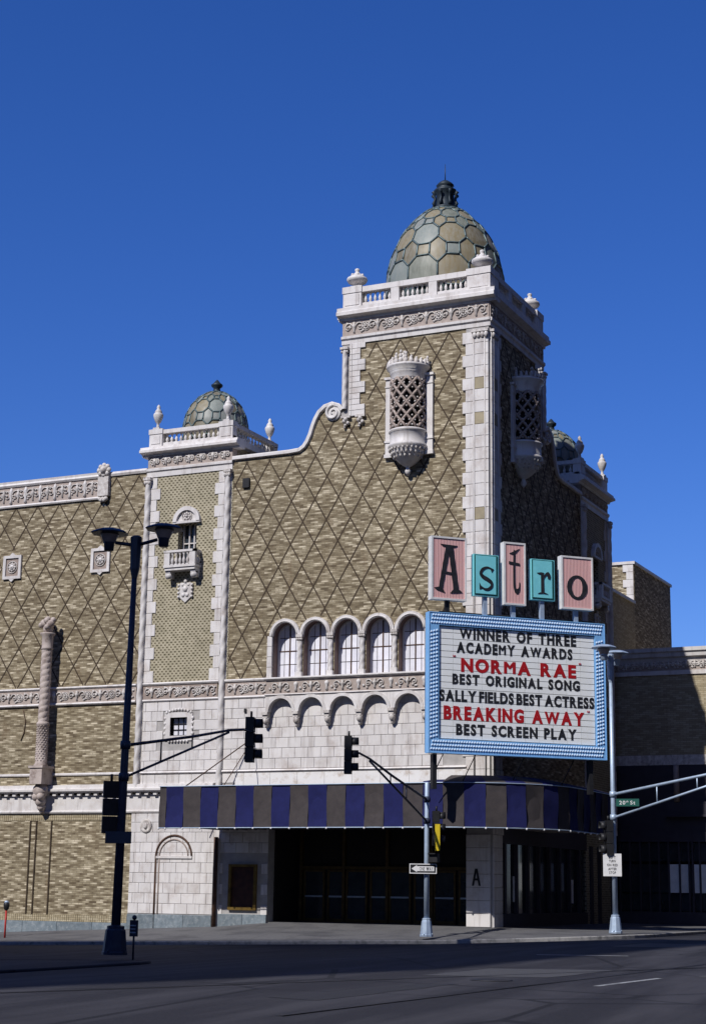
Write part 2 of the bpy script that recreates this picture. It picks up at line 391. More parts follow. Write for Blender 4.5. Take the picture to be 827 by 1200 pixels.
# pavement round the theatre corner
wallp, curbp = [], []
for i in range(31): x = -60 + i * 2; wallp.append((x, .05)); curbp.append((x * (61.7 / 60) + 1.7, -5.0))
for i in range(1, 11): a = -PI / 2 + i * PI / 20; wallp.append((0, .06)); curbp.append((1.7 + 4.5 * math.cos(a), -.5 + 4.5 * math.sin(a)))
for i in range(1, 20): y = i * 4; wallp.append((0, y)); curbp.append((6.2, y))
def pave(name, wallp, curbp, zwf, drop=.13, m1='concrete', m2='kerb'):
    g = MB(); K = 6; vs = []
    for (wx, wy), (cx, cy) in zip(wallp, curbp):
        z0 = zwf(wx); z1 = zr(cx) + drop
        for k in range(K + 1):
            t = k / K; vs.append((wx + (cx - wx) * t, wy + (cy - wy) * t, z0 + (z1 - z0) * t))
    n = K + 1
    g.add(vs, [(i * n + j, i * n + j + 1, (i + 1) * n + j + 1, (i + 1) * n + j) for i in range(len(wallp) - 1) for j in range(K)])
    part(name, g, m1, None, kind='structure')
    k = MB(); vs = []
    for i, (cx, cy) in enumerate(curbp):
        a = Vector(curbp[max(i - 1, 0)]); b = Vector(curbp[min(i + 1, len(curbp) - 1)]); d = (b - a).normalized(); nrm = Vector((d.y, -d.x)); z1 = zr(cx) + drop
        p = Vector((cx, cy)); q = p - nrm * .02; o_ = p + nrm * .15; o2 = p + nrm * .17
        vs += [(q.x, q.y, z1 - .02), (q.x, q.y, z1 + .006), (o_.x, o_.y, z1 + .004), (o2.x, o2.y, z1 - .02), (o2.x, o2.y, z1 - .30)]
    k.add(vs, [(i * 5 + j, i * 5 + j + 1, (i + 1) * 5 + j + 1, (i + 1) * 5 + j) for i in range(len(curbp) - 1) for j in range(4)])
    part('kerb', k, m2, None, kind='structure')
pave('pavement', wallp, curbp, zw)
# near corner, left of the camera
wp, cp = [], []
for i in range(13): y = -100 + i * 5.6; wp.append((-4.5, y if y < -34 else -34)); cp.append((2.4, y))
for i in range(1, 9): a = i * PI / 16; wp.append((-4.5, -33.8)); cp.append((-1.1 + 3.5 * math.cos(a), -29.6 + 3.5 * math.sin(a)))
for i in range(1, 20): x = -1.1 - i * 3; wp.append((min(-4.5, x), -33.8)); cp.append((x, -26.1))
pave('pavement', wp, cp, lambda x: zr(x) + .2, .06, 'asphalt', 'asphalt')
# road markings, each a thin sheet
def mark(x0, y0, x1, y1, wd, name='lane_line'):
    d = Vector((x1 - x0, y1 - y0)).normalized(); nx = Vector((-d.y, d.x)) * wd / 2; g = MB(); N = 6; vs = []
    for i in range(N + 1):
        x = x0 + (x1 - x0) * i / N; y = y0 + (y1 - y0) * i / N
        vs += [(x + nx.x, y + nx.y, zr(x + nx.x) + .004), (x - nx.x, y - nx.y, zr(x - nx.x) + .004)]
    g.add(vs, [(2 * i, 2 * i + 1, 2 * i + 3, 2 * i + 2) for i in range(N)]); return part(name, g, 'paint', None, kind='structure')
mark(15.0, -35.2, 15.15, -31.9, .12)
mark(9.6, -22.5, 11.6, -21.6, .22, 'stop_line')

# tar patches and repairs, thin sheets on the asphalt
def sheet(name, pts, m, lift=.004):
    g = MB(); cx = sum(p[0] for p in pts) / len(pts); cy = sum(p[1] for p in pts) / len(pts); vs = []
    rnd = random.Random(len(name) + int(cx * 10)); dense = []
    for (a, b), (c, d) in zip(pts, pts[1:] + pts[:1]):
        for i in range(6): dense.append((a + (c - a) * i / 6 + rnd.uniform(-.05, .05), b + (d - b) * i / 6 + rnd.uniform(-.05, .05)))
    vs = [(x, y, zr(x) + lift) for x, y in dense] + [(cx, cy, zr(cx) + lift)]
    n = len(dense); g.add(vs, [(i, (i + 1) % n, n) for i in range(n)]); return part(name, g, m, None, kind='structure')
sheet('asphalt_patch', [(11.4, -33.8), (11.4, -30.4), (13.6, -29.3), (13.5, -33.1)], 'patchlight')
sheet('asphalt_patch', [(12.2, -41.0), (12.3, -36.5), (13.0, -36.0), (13.0, -41.2)], 'patchdark')
sheet('asphalt_patch', [(15.6, -31.0), (15.8, -22.0), (17.0, -22.0), (16.9, -31.0)], 'patchlight')
sheet('asphalt_patch', [(9.0, -14.5), (9.0, -10.5), (10.8, -10.0), (10.9, -14.0)], 'patchdark')
sheet('tar_seam', [(8.2, -44), (15.8, -24.0), (15.86, -24.0), (8.3, -44)], 'patchdark', .006)
sheet('tar_seam', [(13.9, -44), (14.4, -20.0), (14.46, -20.0), (13.98, -44)], 'patchdark', .0065)
mh = part('manhole_cover', MB().lathe([(.36, 0), (.36, .012), (.33, .014), (.32, .008), (.001, .009)], (0, 0, 0), 24), 'black', None, T((13.0, -34.6, zr(13.0) - .001)))
tag(mh, 'round iron manhole cover set in the sunlit asphalt', 'manhole cover')

# ------------------------------------------------------------ theatre
th = thing('theater_building', 'tan brick movie palace with white terracotta trim, corner tower and tiled domes', 'theater')
F1 = Matrix(((-1, 0, 0, 0), (0, -1, 0, 0), (0, 0, 1, 0), (0, 0, 0, 1)))
F2 = Matrix(((0, 1, 0, 0), (1, 0, 0, 0), (0, 0, 1, 0), (0, 0, 0, 1)))
I4 = Matrix.Identity(4)
cache = {}
def shared(key, fn, m):
    if key not in cache: cache[key] = fn().mesh(key, m)
    return cache[key]

def block_fn(wd, h, d, bev=.012):
    def f():
        b = bev; g = MB()
        vs = [(0, 0, 0), (wd, 0, 0), (wd, 0, h), (0, 0, h), (0, d - b, 0), (wd, d - b, 0), (wd, d - b, h), (0, d - b, h), (b, d, b), (wd - b, d, b), (wd - b, d, h - b), (b, d, h - b)]
        g.add(vs, [(0, 4, 5, 1), (1, 5, 6, 2), (2, 6, 7, 3), (3, 7, 4, 0), (4, 8, 9, 5), (5, 9, 10, 6), (6, 10, 11, 7), (7, 11, 8, 4), (8, 11, 10, 9)]); return g
    return f
def block(parent, F, u, wd, z, h, d0, th_, mat='terra', name='block', gap=.011):
    wd = round(wd - gap, 3); h = round(h - gap, 3)
    me = shared('%s_%s_%.3f_%.3f_%.3f' % (name, mat, wd, h, th_), block_fn(wd, h, th_), mat)
    return link(name, me, parent, F @ T((u + gap / 2, d0, z + gap / 2)))

# relief ornaments (shared, low relief in the x-z plane, standing out along +y)
def scroll_motif(w_=.95, h=.5, seed=1):
    def f():
        g = MB(); rnd = random.Random(seed)
        for sx in (-1, 1):
            pts = []
            for i in range(15):
                a = i / 14 * 2.0 * PI * 1.15; r = .19 * h / .5 * (1 - i / 18)
                pts.append((sx * (w_ * .24 + r * math.cos(a + PI) * .9), .035, h * .02 + r * math.sin(a)))
            g.tube(pts, [.032 - .0012 * i for i in range(15)], 5)
            g.sphere((sx * w_ * .26, .04, .02), .05, 6, 4)
            for k in range(3):
                a = rnd.uniform(0, 2 * PI); g.sphere((sx * w_ * (.30 + .14 * math.cos(a)), .03, h * .36 * math.sin(a)), .045, 6, 4, (1.3, .6, 1))
        g.lathe([(.001, -h * .42), (.05, -h * .38), (.035, -h * .2), (.085, 0), (.1, h * .16), (.05, h * .24), (.08, h * .36), (.001, h * .44)], (0, .02, 0), 8)
        return g
    return f
def rosette(r=.3):
    def f():
        g = MB()
        g.sphere((0, .05, 0), r * .28, 8, 5)
        for k in range(8):
            a = k * PI / 4; g.sphere((r * .58 * math.cos(a), .03, r * .58 * math.sin(a)), r * .26, 6, 4, (1, .5, 1))
        pts = [(r * math.cos(i * PI / 10), .02, r * math.sin(i * PI / 10)) for i in range(21)]
        g.tube(pts, r * .09, 5, cap=False); return g
    return f
def frieze(parent, F, u0, u1, z0, z1, d, pitch, ground='terra_pink', trim=.05):
    p = part('frieze', MB().box(u0, u1, -.1, d, z0, z1), ground, parent, F)
    n = max(1, round((u1 - u0) / pitch)); pw = (u1 - u0) / n; h = z1 - z0 - 2 * trim
    me = shared('scroll_%.2f_%.2f' % (pw, h), scroll_motif(pw, h), 'terra_orn')
    for i in range(n):
        link('scroll_ornament', me, p, T((u0 + pw * (i + .5), d, (z0 + z1) / 2)))
    if pitch > .8:
        ros = shared('ros_%.2f' % h, rosette(h * .33), 'terra_orn')
        for i in range(1, n): link('rosette', ros, p, T((u0 + pw * i, d, (z0 + z1) / 2)))
    return p
def molding(parent, F, u0, u1, prof, mat='terra', name='cornice', ends=True):
    """profile [(d,z)...] swept along u"""
    g = MB(); n = len(prof)
    g.add([(u0, d, z) for d, z in prof] + [(u1, d, z) for d, z in prof], [(i, (i + 1) % n, (i + 1) % n + n, i + n) for i in range(n)] + [tuple(range(n)), tuple(range(2 * n - 1, n - 1, -1))])
    return part(name, g, mat, parent, F)
def rope(parent, F, u, d, r, z0, z1, name='rope_column', pitch=.75, mat='terra', starts=2, groove=False):
    g = MB(); seg = 16 if groove else 12; rows = int((z1 - z0) / .05); vs = []
    for j in range(rows + 1):
        z = z0 + (z1 - z0) * j / rows
        for i in range(seg):
            a = 2 * PI * i / seg; k = abs(math.sin(starts * a * .5 - PI * (z - z0) / pitch)) ** .6
            rr = r * ((.80 + .23 * min(1, k * 1.6)) if groove else (.80 + .28 * k)); vs.append((u + rr * math.cos(a), d + rr * math.sin(a), z))
    g.add(vs, [(j * seg + i, j * seg + (i + 1) % seg, (j + 1) * seg + (i + 1) % seg, (j + 1) * seg + i) for j in range(rows) for i in range(seg)], True)
    return part(name, g, mat, parent, F)
def baluster_fn(h):
    def f():
        s_ = h / .5
        return MB().box(-.06, .06, -.06, .06, 0, .05 * s_).lathe([(.04, .05 * s_), (.045, .08 * s_), (.075, .17 * s_), (.06, .24 * s_), (.035, .3 * s_), (.03, .38 * s_), (.055, .43 * s_), (.04, .46 * s_)], (0, 0, 0), 8).box(-.055, .055, -.055, .055, .455 * s_, h)
    return f
def urn_big():
    g = MB().box(-.22, .22, -.22, .22, 0, .08)
    g.lathe([(.14, .08), (.10, .14), (.20, .19), (.40, .28), (.46, .38), (.44, .47), (.34, .52), (.33, .55), (.24, .60), (.16, .68), (.10, .74), (.07, .78), (.11, .84), (.10, .90), (.01, .95)], (0, 0, 0), 14)
    for k in range(6):
        a = k * PI / 3; g.sphere((.25 * math.cos(a), .25 * math.sin(a), .60), .07, 6, 4)
    return g
def urn_tall():
    g = MB().box(-.16, .16, -.16, .16, 0, .07)
    g.lathe([(.10, .07), (.07, .16), (.06, .28), (.12, .34), (.19, .50), (.23, .66), (.21, .74), (.15, .78), (.17, .82), (.13, .90), (.07, .98), (.09, 1.04), (.06, 1.12), (.005, 1.18)], (0, 0, 0), 12)
    return g
URNB = urn_big().mesh('urn_big', 'terra'); URNT = urn_tall().mesh('urn_tall', 'terra')

def dome(center, prof, N, rows, tile_scale, name='dome'):
    """egg-shaped dome of octagon, square and hexagon tiles between raised ribs"""
    cx, cy = center
    import bisect
    Ls = [0]
    for a, b in zip(prof, prof[1:]): Ls.append(Ls[-1] + math.dist(a, b))
    tot = Ls[-1]
    def P(th_, t, off=0):
        s = max(0, min(tot, t * tot)); i = min(len(prof) - 2, max(0, bisect.bisect_right(Ls, s) - 1)); k = (s - Ls[i]) / (Ls[i + 1] - Ls[i])
        r = prof[i][0] + (prof[i + 1][0] - prof[i][0]) * k; z = prof[i][1] + (prof[i + 1][1] - prof[i][1]) * k
        dr = prof[i + 1][0] - prof[i][0]; dz = prof[i + 1][1] - prof[i][1]; L = math.hypot(dr, dz); nr, nz = dz / L, -dr / L
        r += nr * off; z += nz * off
        return Vector((r * math.cos(th_), r * math.sin(th_), z))
    root = part(name, MB().lathe([(r - .04, z) for r, z in prof], (0, 0, 0), 48), 'lead', th, T((cx, cy, 0)))
    p = 2 * PI / N
    # rows: list of t boundaries: octagon row centre heights shrink upwards
    ribs = MB(); seen = set()
    def panel(poly):
        c = (sum(a for a, _ in poly) / len(poly), sum(b for _, b in poly) / len(poly))
        ins = .95; g = MB(); rings_ = []
        for lv, off in ((ins, -.02), (ins, .015), (.62, .018), (.3, .02)):
            rr = []
            for i in range(len(poly)):
                a, b = poly[i], poly[(i + 1) % len(poly)]
                for k in range(3):
                    q = (a[0] + (b[0] - a[0]) * k / 3, a[1] + (b[1] - a[1]) * k / 3)
                    rr.append(P(c[0] + (q[0] - c[0]) * lv, c[1] + (q[1] - c[1]) * lv, off))
            rings_.append(rr)
        n = len(rings_[0]); vs = [v for r in rings_ for v in r] + [P(c[0], c[1], .02)]
        fs = [(j * n + i, j * n + (i + 1) % n, (j + 1) * n + (i + 1) % n, (j + 1) * n + i) for j in range(3) for i in range(n)] + [(3 * n + i, 3 * n + (i + 1) % n, 4 * n) for i in range(n)]
        g.add(vs[n:], [tuple(i - n for i in f) for f in fs if min(f) >= n], True); g.add(vs[:2 * n], [f for f in fs if max(f) < 2 * n]); part('dome_tile', g, 'dometile', root)
        for i in range(len(poly)):
            a, b = poly[i], poly[(i + 1) % len(poly)]
            key = tuple(sorted(((round((a[0] % (2 * PI)) * 500) % 3142, round(a[1] * 500)), (round((b[0] % (2 * PI)) * 500) % 3142, round(b[1] * 500)))))
            if key in seen: continue
            seen.add(key); m_ = 4
            ribs.tube([P(a[0] + (b[0] - a[0]) * k / m_, a[1] + (b[1] - a[1]) * k / m_, .03) for k in range(m_ + 1)], .038 * tile_scale, 5)
    wq = .22 * p
    for ri, (t0, t1, kind) in enumerate(rows):
        H = t1 - t0
        for k in range(N):
            c = k * p
            if kind == 'o':
                v = H * .28
                panel([(c - wq, t0), (c + wq, t0), (c + p / 2, t0 + v), (c + p / 2, t1 - v), (c + wq, t1), (c - wq, t1), (c - p / 2, t1 - v), (c - p / 2, t0 + v)])
            else:
                panel([(c - wq, t0), (c + wq, t0), (c + wq, t1), (c - wq, t1)])
                lo = rows[ri - 1]; hi = rows[ri + 1] if ri + 1 < len(rows) else None
                vb = (lo[1] - lo[0]) * .28; vt = (hi[1] - hi[0]) * .28 if hi else 0
                poly = [(c + wq, t0), (c + p / 2, t0 - vb), (c + p - wq, t0), (c + p - wq, t1)]
                if vt: poly.append((c + p / 2, t1 + vt))
                poly.append((c + wq, t1)); panel(poly)
    part('dome_ribs', ribs, 'lead', root, kind='stuff')
    return root

def balustrade(F, piers, d, z0, zr0, zr1, baylist, nb, uspan, dpt=.30, flip=False):
    """piers [(u0,u1)], rails across, balusters in bays [(u0,u1,n)]"""
    p = part('balustrade', MB().box(uspan[0], uspan[1], d - dpt, d - .03, z0, z0 + (zr0 - z0) * .28).box(uspan[0], uspan[1], d - dpt - .02, d + .02, zr0, zr1), 'terra', th, F)
    zb = z0 + (zr0 - z0) * .28; h = round(zr0 - zb, 3)
    me = shared('baluster_%.3f' % h, baluster_fn(h), 'terra')
    for a, b, n in baylist:
        for i in range(n):
            link('baluster', me, p, T((a + (b - a) * (i + .5) / n, d - .16, zb)))
    for a, b, big in piers:
        g = MB().box(a, b, d - dpt - .04, d + (.05 if big else .012), z0 - .002, zr0 - .002)
        if big: g.box(a - .03, b + .03, d - dpt - .06, d + .08, zr0 - .002, zr1 + .05).box(a + .1, b - .1, d + .05, d + .075, z0 + .12, zr0 - .08)
        part('pier', g, 'terra', p)
    return p

GAB = [(9.15, 19.62), (8.66, 19.66), (8.42, 19.81), (8.26, 20.02), (8.1, 20.35), (7.99, 20.71), (7.87, 21.0), (7.71, 21.27), (7.47, 21.47), (7.15, 21.55), (6.88, 21.45), (6.74, 21.25)]
ARCHC = [9.17, 7.75, 6.31, 4.87, 3.42]

def facade(F, umax, first):
    """one street front; u runs from the corner, d outwards"""
    far = not first
    # --- brick skin
    out = [(1.0, 4.9), (1.0, 24.3), (6.6, 24.3), (6.6, 21.2)] + GAB[::-1] + [(11.9, 19.55), (11.9, 4.9)]
    holes = [arch_poly(c, .565, 9.93, 11.72) for c in ARCHC]
    if first: out = [(1.0, 4.9), (1.0, 24.3), (6.6, 24.3), (6.6, 21.2)] + GAB[::-1] + [(11.9, 19.55), (11.9, 4.9)]
    wall = part('brick_wall', MB().prism(out, holes, -.55, 0), 'brick', th, F)
    # --- lattice of brown brick strips
    body = [(1.25, 9.95), (1.25, 24.15), (5.5, 24.15), (5.5, 21.05), (6.55, 21.0)] + [(u + .12, z - .12) for u, z in GAB[::-1]] + [(11.9, 19.5), (11.9, 9.95)]
    blk = [[(2.46, 18.95), (4.64, 18.95), (4.64, 22.45), (2.46, 22.45)]] + [[(c - .74, 9.9), (c + .74, 9.9)] + arc(c, 11.75, .74, 0, PI, 10) for c in ARCHC]
    def lattice(parent, u0, z0, hw, hh, polys, ulo, uhi, zlo, zhi):
        L = 40
        for sg in (1, -1):
            k0 = -60
            for k in range(-60, 61):
                x = u0 + 2 * hw * k
                p = (x - L * hw / hh * sg, z0 - L); q = (x + L * hw / hh * sg, z0 + L)
                # trim to box for resolution
                ts = [(zlo - p[1]) / (q[1] - p[1]), (zhi - p[1]) / (q[1] - p[1])]
                a = (p[0] + (q[0] - p[0]) * ts[0], zlo); b = (p[0] + (q[0] - p[0]) * ts[1], zhi)
                if max(a[0], b[0]) < ulo or min(a[0], b[0]) > uhi: continue
                for s0, s1 in clip_line(a, b, polys):
                    d = Vector((s1[0] - s0[0], s1[1] - s0[1])).normalized(); nx = Vector((-d.y, d.x)) * .028
                    dd = .007 if sg > 0 else .010
                    g = MB().prism([(s0[0] + nx.x, s0[1] + nx.y), (s0[0] - nx.x, s0[1] - nx.y), (s1[0] - nx.x, s1[1] - nx.y), (s1[0] + nx.x, s1[1] + nx.y)], [], -.01, dd)
                    part('lattice_strip', g, 'strip', parent)
    lattice(wall, 4.58, 17.52, .5565, .945, [body] + blk, .5, 12.2, 9.9, 24.3)
    # --- corner pier in courses, quoins beside the tower brick
    zc = [0.0 + .5 * i for i in range(0, 49)]
    pier = part('corner_pier', MB().box(0.02, 1.02, -.5, .03, -.3, 24.22), 'joint', th, F)
    for i, z in enumerate(zc[:-1]):
        if first and 3.5 <= z < 5.4: continue
        h = .5 if z < 23.9 else .3
        lowd = z < 3.4
        if not lowd:
            long_ = i % 2
            block(pier, name='pier_block', F=I4, u=.70, wd=.34 + (.14 if long_ else 0), z=z, h=h, d0=.02, th_=.06)
            block(pier, name='pier_block', F=I4, u=.20, wd=.42, z=z, h=h, d0=.02, th_=.10, mat='tan' if i in (32, 40, 43, 15) else 'terra')
            block(pier, name='pier_block', F=I4, u=.02 if first else .025, wd=.15, z=z, h=h, d0=.02, th_=.065)
        else:
            block(pier, name='pier_block', F=I4, u=.03, wd=1.0, z=z, h=h, d0=.02, th_=.06)
    part('pier_moulding', MB().tube([(.18, .10, 5.4), (.18, .10, 24.1)], .025, 6).tube([(.66, .10, 5.4), (.66, .10, 24.1)], .03, 6), 'terra', pier)
    # pier capital
    g = MB().box(.0, .75, -.1, .20, 23.95, 24.06)
    for k in range(4): g.sphere((.1 + k * .17, .15, 23.82), .10, 6, 4, (1, .7, 1.4))
    part('capital', g, 'terra_orn', pier)
    # tower outer edge: quoins and rope colonnette
    q = part('quoin_strip', MB().box(5.95, 6.72, -.4, .03, 20.95, 24.22), 'joint', th, F)
    for i in range(13):
        z = 20.97 + i * .25
        block(q, I4, 5.62 if i % 4 in (0, 1) else 5.85, (.62 if i % 4 in (0, 1) else .39), z, .25, .02, .05, name='quoin')
        block(q, I4, 6.24, .12, z, .25, .02, .05, name='quoin')
    rope(q, I4, 6.55, .10, .11, 21.3, 23.95, pitch=.5)
    cap = MB().box(6.38, 6.74, -.1, .24, 23.95, 24.05)
    for k in range(3): cap.sphere((6.45 + k * .11, .14, 23.86), .08, 6, 4)
    part('capital', cap, 'terra_orn', q)
    for uc in (5.8, 6.48):
        g = MB().box(uc - .22, uc + .22, 0, .16, 20.9, 21.0)
        for k in range(5): g.sphere((uc + .10 * math.sin(k * 2.2), .08, 20.86 - k * .09), .12 - k * .015, 6, 4)
        part('corbel', g, 'terra_orn', q)
    # --- coping with scroll
    pts = [(11.95, 19.6)] + GAB
    g = MB()
    prof = [(-.62, -.02), (-.62, .15), (.11, .15), (.12, .11), (.12, .01), (.06, -.02)]
    vs = []
    for i, p_ in enumerate(pts):
        a = Vector(pts[max(0, i - 1)]); b = Vector(pts[min(len(pts) - 1, i + 1)]); d = (b - a).normalized(); nr = Vector((d.y, -d.x)) * 1.0
        if nr.y < 0 and abs(nr.y) > .3: nr = -nr
        if i > 1 and nr.dot(Vector(pn_)) < 0: nr = -nr
        pn_ = (nr.x, nr.y)
        for dd, h in prof: vs.append((p_[0] + nr.x * h * 1.1, dd, p_[1] + nr.y * h * 1.1))
    n = len(prof)
    g.add(vs, [(i * n + j, i * n + (j + 1) % n, (i + 1) * n + (j + 1) % n, (i + 1) * n + j) for i in range(len(pts) - 1) for j in range(n)])
    cop = part('coping', g, 'terra', wall)
    # volute
    sp = []
    for i in range(27):
        a = PI * .5 - i * .35; r = .34 * (1 - i / 30)
        sp.append((7.10 + r * math.cos(a), .09, 21.22 + r * math.sin(a)))
    vg = MB().tube(sp, [.075 - .0015 * i for i in range(27)], 6).lathe([(.33, -.05), (.33, .05)], (0, 0, 0), 20)
    m0 = MB().lathe([(.36, -.5), (.36, .06), (.30, .075)], (0, 0, 0), 20).xf(T((7.10, 0, 21.22)) @ Matrix.Rotation(-PI / 2, 4, 'X'))
    part('volute', MB().tube(sp, [.075 - .0015 * i for i in range(27)], 6).add(m0.v, m0.f, True), 'terra', wall)
    # --- tower head: band, frieze, cornice
    e = .0 if first else 0
    molding(th, F, -.05, 6.75, [(-.5, 24.2), (.06, 24.2), (.06, 24.38), (.13, 24.44), (.13, 24.55), (.06, 24.58), (-.5, 24.58)], name='architrave')
    frieze(th, F, -.0, 6.72, 24.58, 25.27, .05, 1.12)
    molding(th, F, -.32 if first else .0, 6.90, [(-.4, 25.27), (.08, 25.27), (.09, 25.38), (.26, 25.43), (.34, 25.45), (.34, 25.60), (.27, 25.66), (.27, 25.80), (-.4, 25.84)])
    balustrade(F, [(-.06, .98, True), (2.36, 2.74, False), (4.1, 4.48, False), (5.86, 6.72, True)], .0, 25.84, 26.52, 26.76,
               [(1.0, 2.34, 6), (2.76, 4.08, 6), (4.5, 5.84, 6)], 6, (.0, 6.7))
    # --- oriel
    orl = part('oriel_window', MB().lathe([(.62, 19.98), (.62, 22.2)], (3.55, .18, 0), 20), 'dark', th, F, label='cylindrical oriel with pierced terracotta screen and leafy crown' if first else 'shaded oriel with pierced screen')
    C0 = (3.55, .18, 0)
    part('oriel_drum', MB().lathe([(.70, 22.12), (.74, 22.2), (.74, 22.4), (.79, 22.45), (.76, 22.52), (.92, 22.66), (.94, 22.74), (.80, 22.8), (.3, 22.85)], C0, 28), 'terra', orl)
    lp = [(.70, 20.02), (.80, 19.98), (.82, 19.9), (.76, 19.86), (.76, 19.42), (.82, 19.36), (.84, 19.26), (.74, 19.18), (.72, 19.06), (.64, 18.92), (.52, 18.78), (.36, 18.62), (.18, 18.5), (.08, 18.45), (.09, 18.36), (.13, 18.28), (.10, 18.18), (.02, 18.08)]
    part('oriel_base', MB().lathe(lp, C0, 28), 'terra', orl)
    g = MB()
    for row, (z, r, n_) in enumerate(((19.14, .78, 26), (18.98, .70, 22), (18.84, .58, 18))):
        for k in range(n_):
            a = 2 * PI * (k + .5 * (row % 2)) / n_; g.sphere((3.55 + r * math.cos(a), .18 + r * math.sin(a), z), .055, 5, 3, (1, 1, 1.3))
    part('bead_rows', g, 'terra_orn', orl, kind='stuff')
    g = MB()
    for sg in (1, -1):
        for k in range(10):
            a0 = 2 * PI * k / 10
            g.tube([(3.55 + .72 * math.cos(a0 + sg * 1.9 * i / 14 * 1.32), .18 + .72 * math.sin(a0 + sg * 1.9 * i / 14 * 1.32), 19.98 + 2.2 * i / 14) for i in range(15)], .062, 6)
    part('pierced_screen', g, 'screen', orl)
    g = MB()
    for j in range(11):
        for k in range(20):
            a = 2 * PI * (k + .5 * (j % 2)) / 20 + .0
            g.sphere((3.55 + .74 * math.cos(a), .18 + .74 * math.sin(a), 20.1 + j * .2), .045, 5, 3)
    part('screen_boss', g, 'terra_orn', orl, kind='stuff')
    g = MB()
    for k in range(13):
        a = PI * (k / 12); h = .18 + .38 * math.exp(-((k - 6) / 1.6) ** 2) + .22 * (k in (0, 12)); x, y = 3.55 + .84 * math.cos(a), .18 + .84 * math.sin(a)
        for s_ in range(3): g.sphere((x + .05 * math.sin(s_ * 3), y, 22.78 + h * (s_ + .4) / 3), .11 - .022 * s_, 6, 4, (1, .7, 1.3))
    for s_ in range(4): g.sphere((3.6 + .05 * (-1) ** s_, .6, 22.95 + s_ * .12), .17 - s_ * .03, 7, 5, (1.1, .7, 1))
    part('crown', g, 'terra_orn', orl)
    for sx in (-1, 1):
        uc = 3.55 + sx * .92
        g = MB().box(uc - .15, uc + .15, -.01, .12, 19.1, 22.35).box(uc - .20, uc + .20, -.01, .18, 22.35, 22.46).box(uc - .18, uc + .18, -.01, .16, 19.60, 19.68).box(uc - .19, uc + .19, -.01, .17, 18.95, 19.1).box(uc - .17, uc + .17, -.01, .15, 22.0, 22.06)
        part('pilaster', g, 'terra', orl)
    # --- frieze at mid height and window bay
    frieze(th, F, 9.95, 12.0, 9.25, 9.86, .05, 1.02)
    molding(th, F, 9.95, 12.0, [(-.1, 9.86), (.10, 9.86), (.13, 9.92), (.10, 9.97), (-.1, 9.99)], name='string_course')
    molding(th, F, 9.95, 12.0, [(-.1, 9.14), (.08, 9.14), (.12, 9.19), (.08, 9.25), (-.1, 9.25)], name='string_course')
    bay = part('window_bay', MB().box(2.55, 9.93, -.1, .05, 9.93, 9.96), 'terra', th, F)
    molding(bay, I4, 2.5, 9.92, [(-.1, 9.80), (.38, 9.80), (.46, 9.86), (.46, 9.90), (.40, 9.93), (-.1, 9.95)], name='sill')
    fz = part('bay_frieze', MB().box(2.6, 9.85, -.1, .34, 9.24, 9.80), 'terra_pink', bay)
    k = 0
    for c in ARCHC:
        link('scroll_ornament', shared('bayscroll', scroll_motif(1.15, .46, 5), 'terra_orn'), bay, T((c, .34, 9.52)))
        for du in (-.72,):
            link('urn_ornament', shared('bayurn', lambda: MB().lathe([(.02, -.2), (.07, -.17), (.04, -.05), (.09, .05), (.10, .14), (.03, .2)], (0, .01, 0), 8), 'terra'), bay, T((c + du, .34, 9.52)))
    molding(bay, I4, 2.55, 9.9, [(-.1, 9.17), (.36, 9.17), (.40, 9.20), (.36, 9.24), (-.1, 9.24)], name='string_course')
    # corbel table below
    outl = [(2.6, 9.17), (9.87, 9.17)]
    lows = []
    zs = 8.50; r = .555
    edge = [(9.87, 9.17), (9.87, zs)]
    for c in ARCHC: edge += arc(c, zs, r, 0, PI, 12)
    edge += [(2.6, zs), (2.6, 9.17)]
    ct = part('corbel_arcade', MB().prism(edge, [], .02, .34), 'terra', bay)
    for c in ARCHC:
        part('arch_ring', MB().prism(ring(c, zs, r, r + .13, 0, 0), [], .02, .375), 'terra', ct)
    for uc in [9.17 + .715] + [(a + b) / 2 for a, b in zip(ARCHC, ARCHC[1:])] + [3.42 - .715]:
        g = MB().box(uc - .14, uc + .14, 0, .40, 8.38, 8.5).box(uc - .11, uc + .11, 0, .34, 8.25, 8.38)
        g.sphere((uc, .22, 8.16), .15, 8, 5, (1, 1, 1.2)).sphere((uc, .16, 7.98), .10, 7, 4, (1, 1, 1.3)).sphere((uc + .09, .25, 8.22), .07, 6, 4).sphere((uc - .09, .25, 8.22), .07, 6, 4)
        part('corbel', g, 'terra_orn', ct)
    # windows
    for ci, c in enumerate(ARCHC):
        wf = part('arched_window', MB().prism(arch_poly(c, .60, 9.90, 11.72), [arch_poly(c, .50, 10.0, 11.72)], -.47, -.40), 'paintedwall', bay)
        op = arch_poly(c, .52, 9.99, 11.72)
        cols_, rows_ = 4, 4
        for a in range(cols_):
            for b in range(rows_):
                x0 = c - .52 + 1.04 * a / cols_; z0 = 9.99 + 2.26 * b / rows_
                pc = clip_convex(op, x0 + .014, x0 + 1.04 / cols_ - .014, z0 + .016, z0 + 2.26 / rows_ - .016)
                if len(pc) > 2: part('pane', MB().prism(pc, [], -.46, -.445), 'curtain', wf)
        part('muntins', MB().box(c - .025, c + .025, -.45, -.415, 9.99, 12.2).box(c - .5, c + .5, -.45, -.425, 11.1, 11.14), 'rust', wf)
        part('backing', MB().prism(arch_poly(c, .60, 9.90, 11.72), [], -.54, -.48), 'rust', wf)
        # reveal lining of brown brick
        rv = MB()
        inner = arch_poly(c, .560, 9.935, 11.72, 14); outer = arch_poly(c, .60, 9.90, 11.72, 14)
        part('reveal', MB().prism(outer, [inner], -.40, -.005), 'reveal', wf)
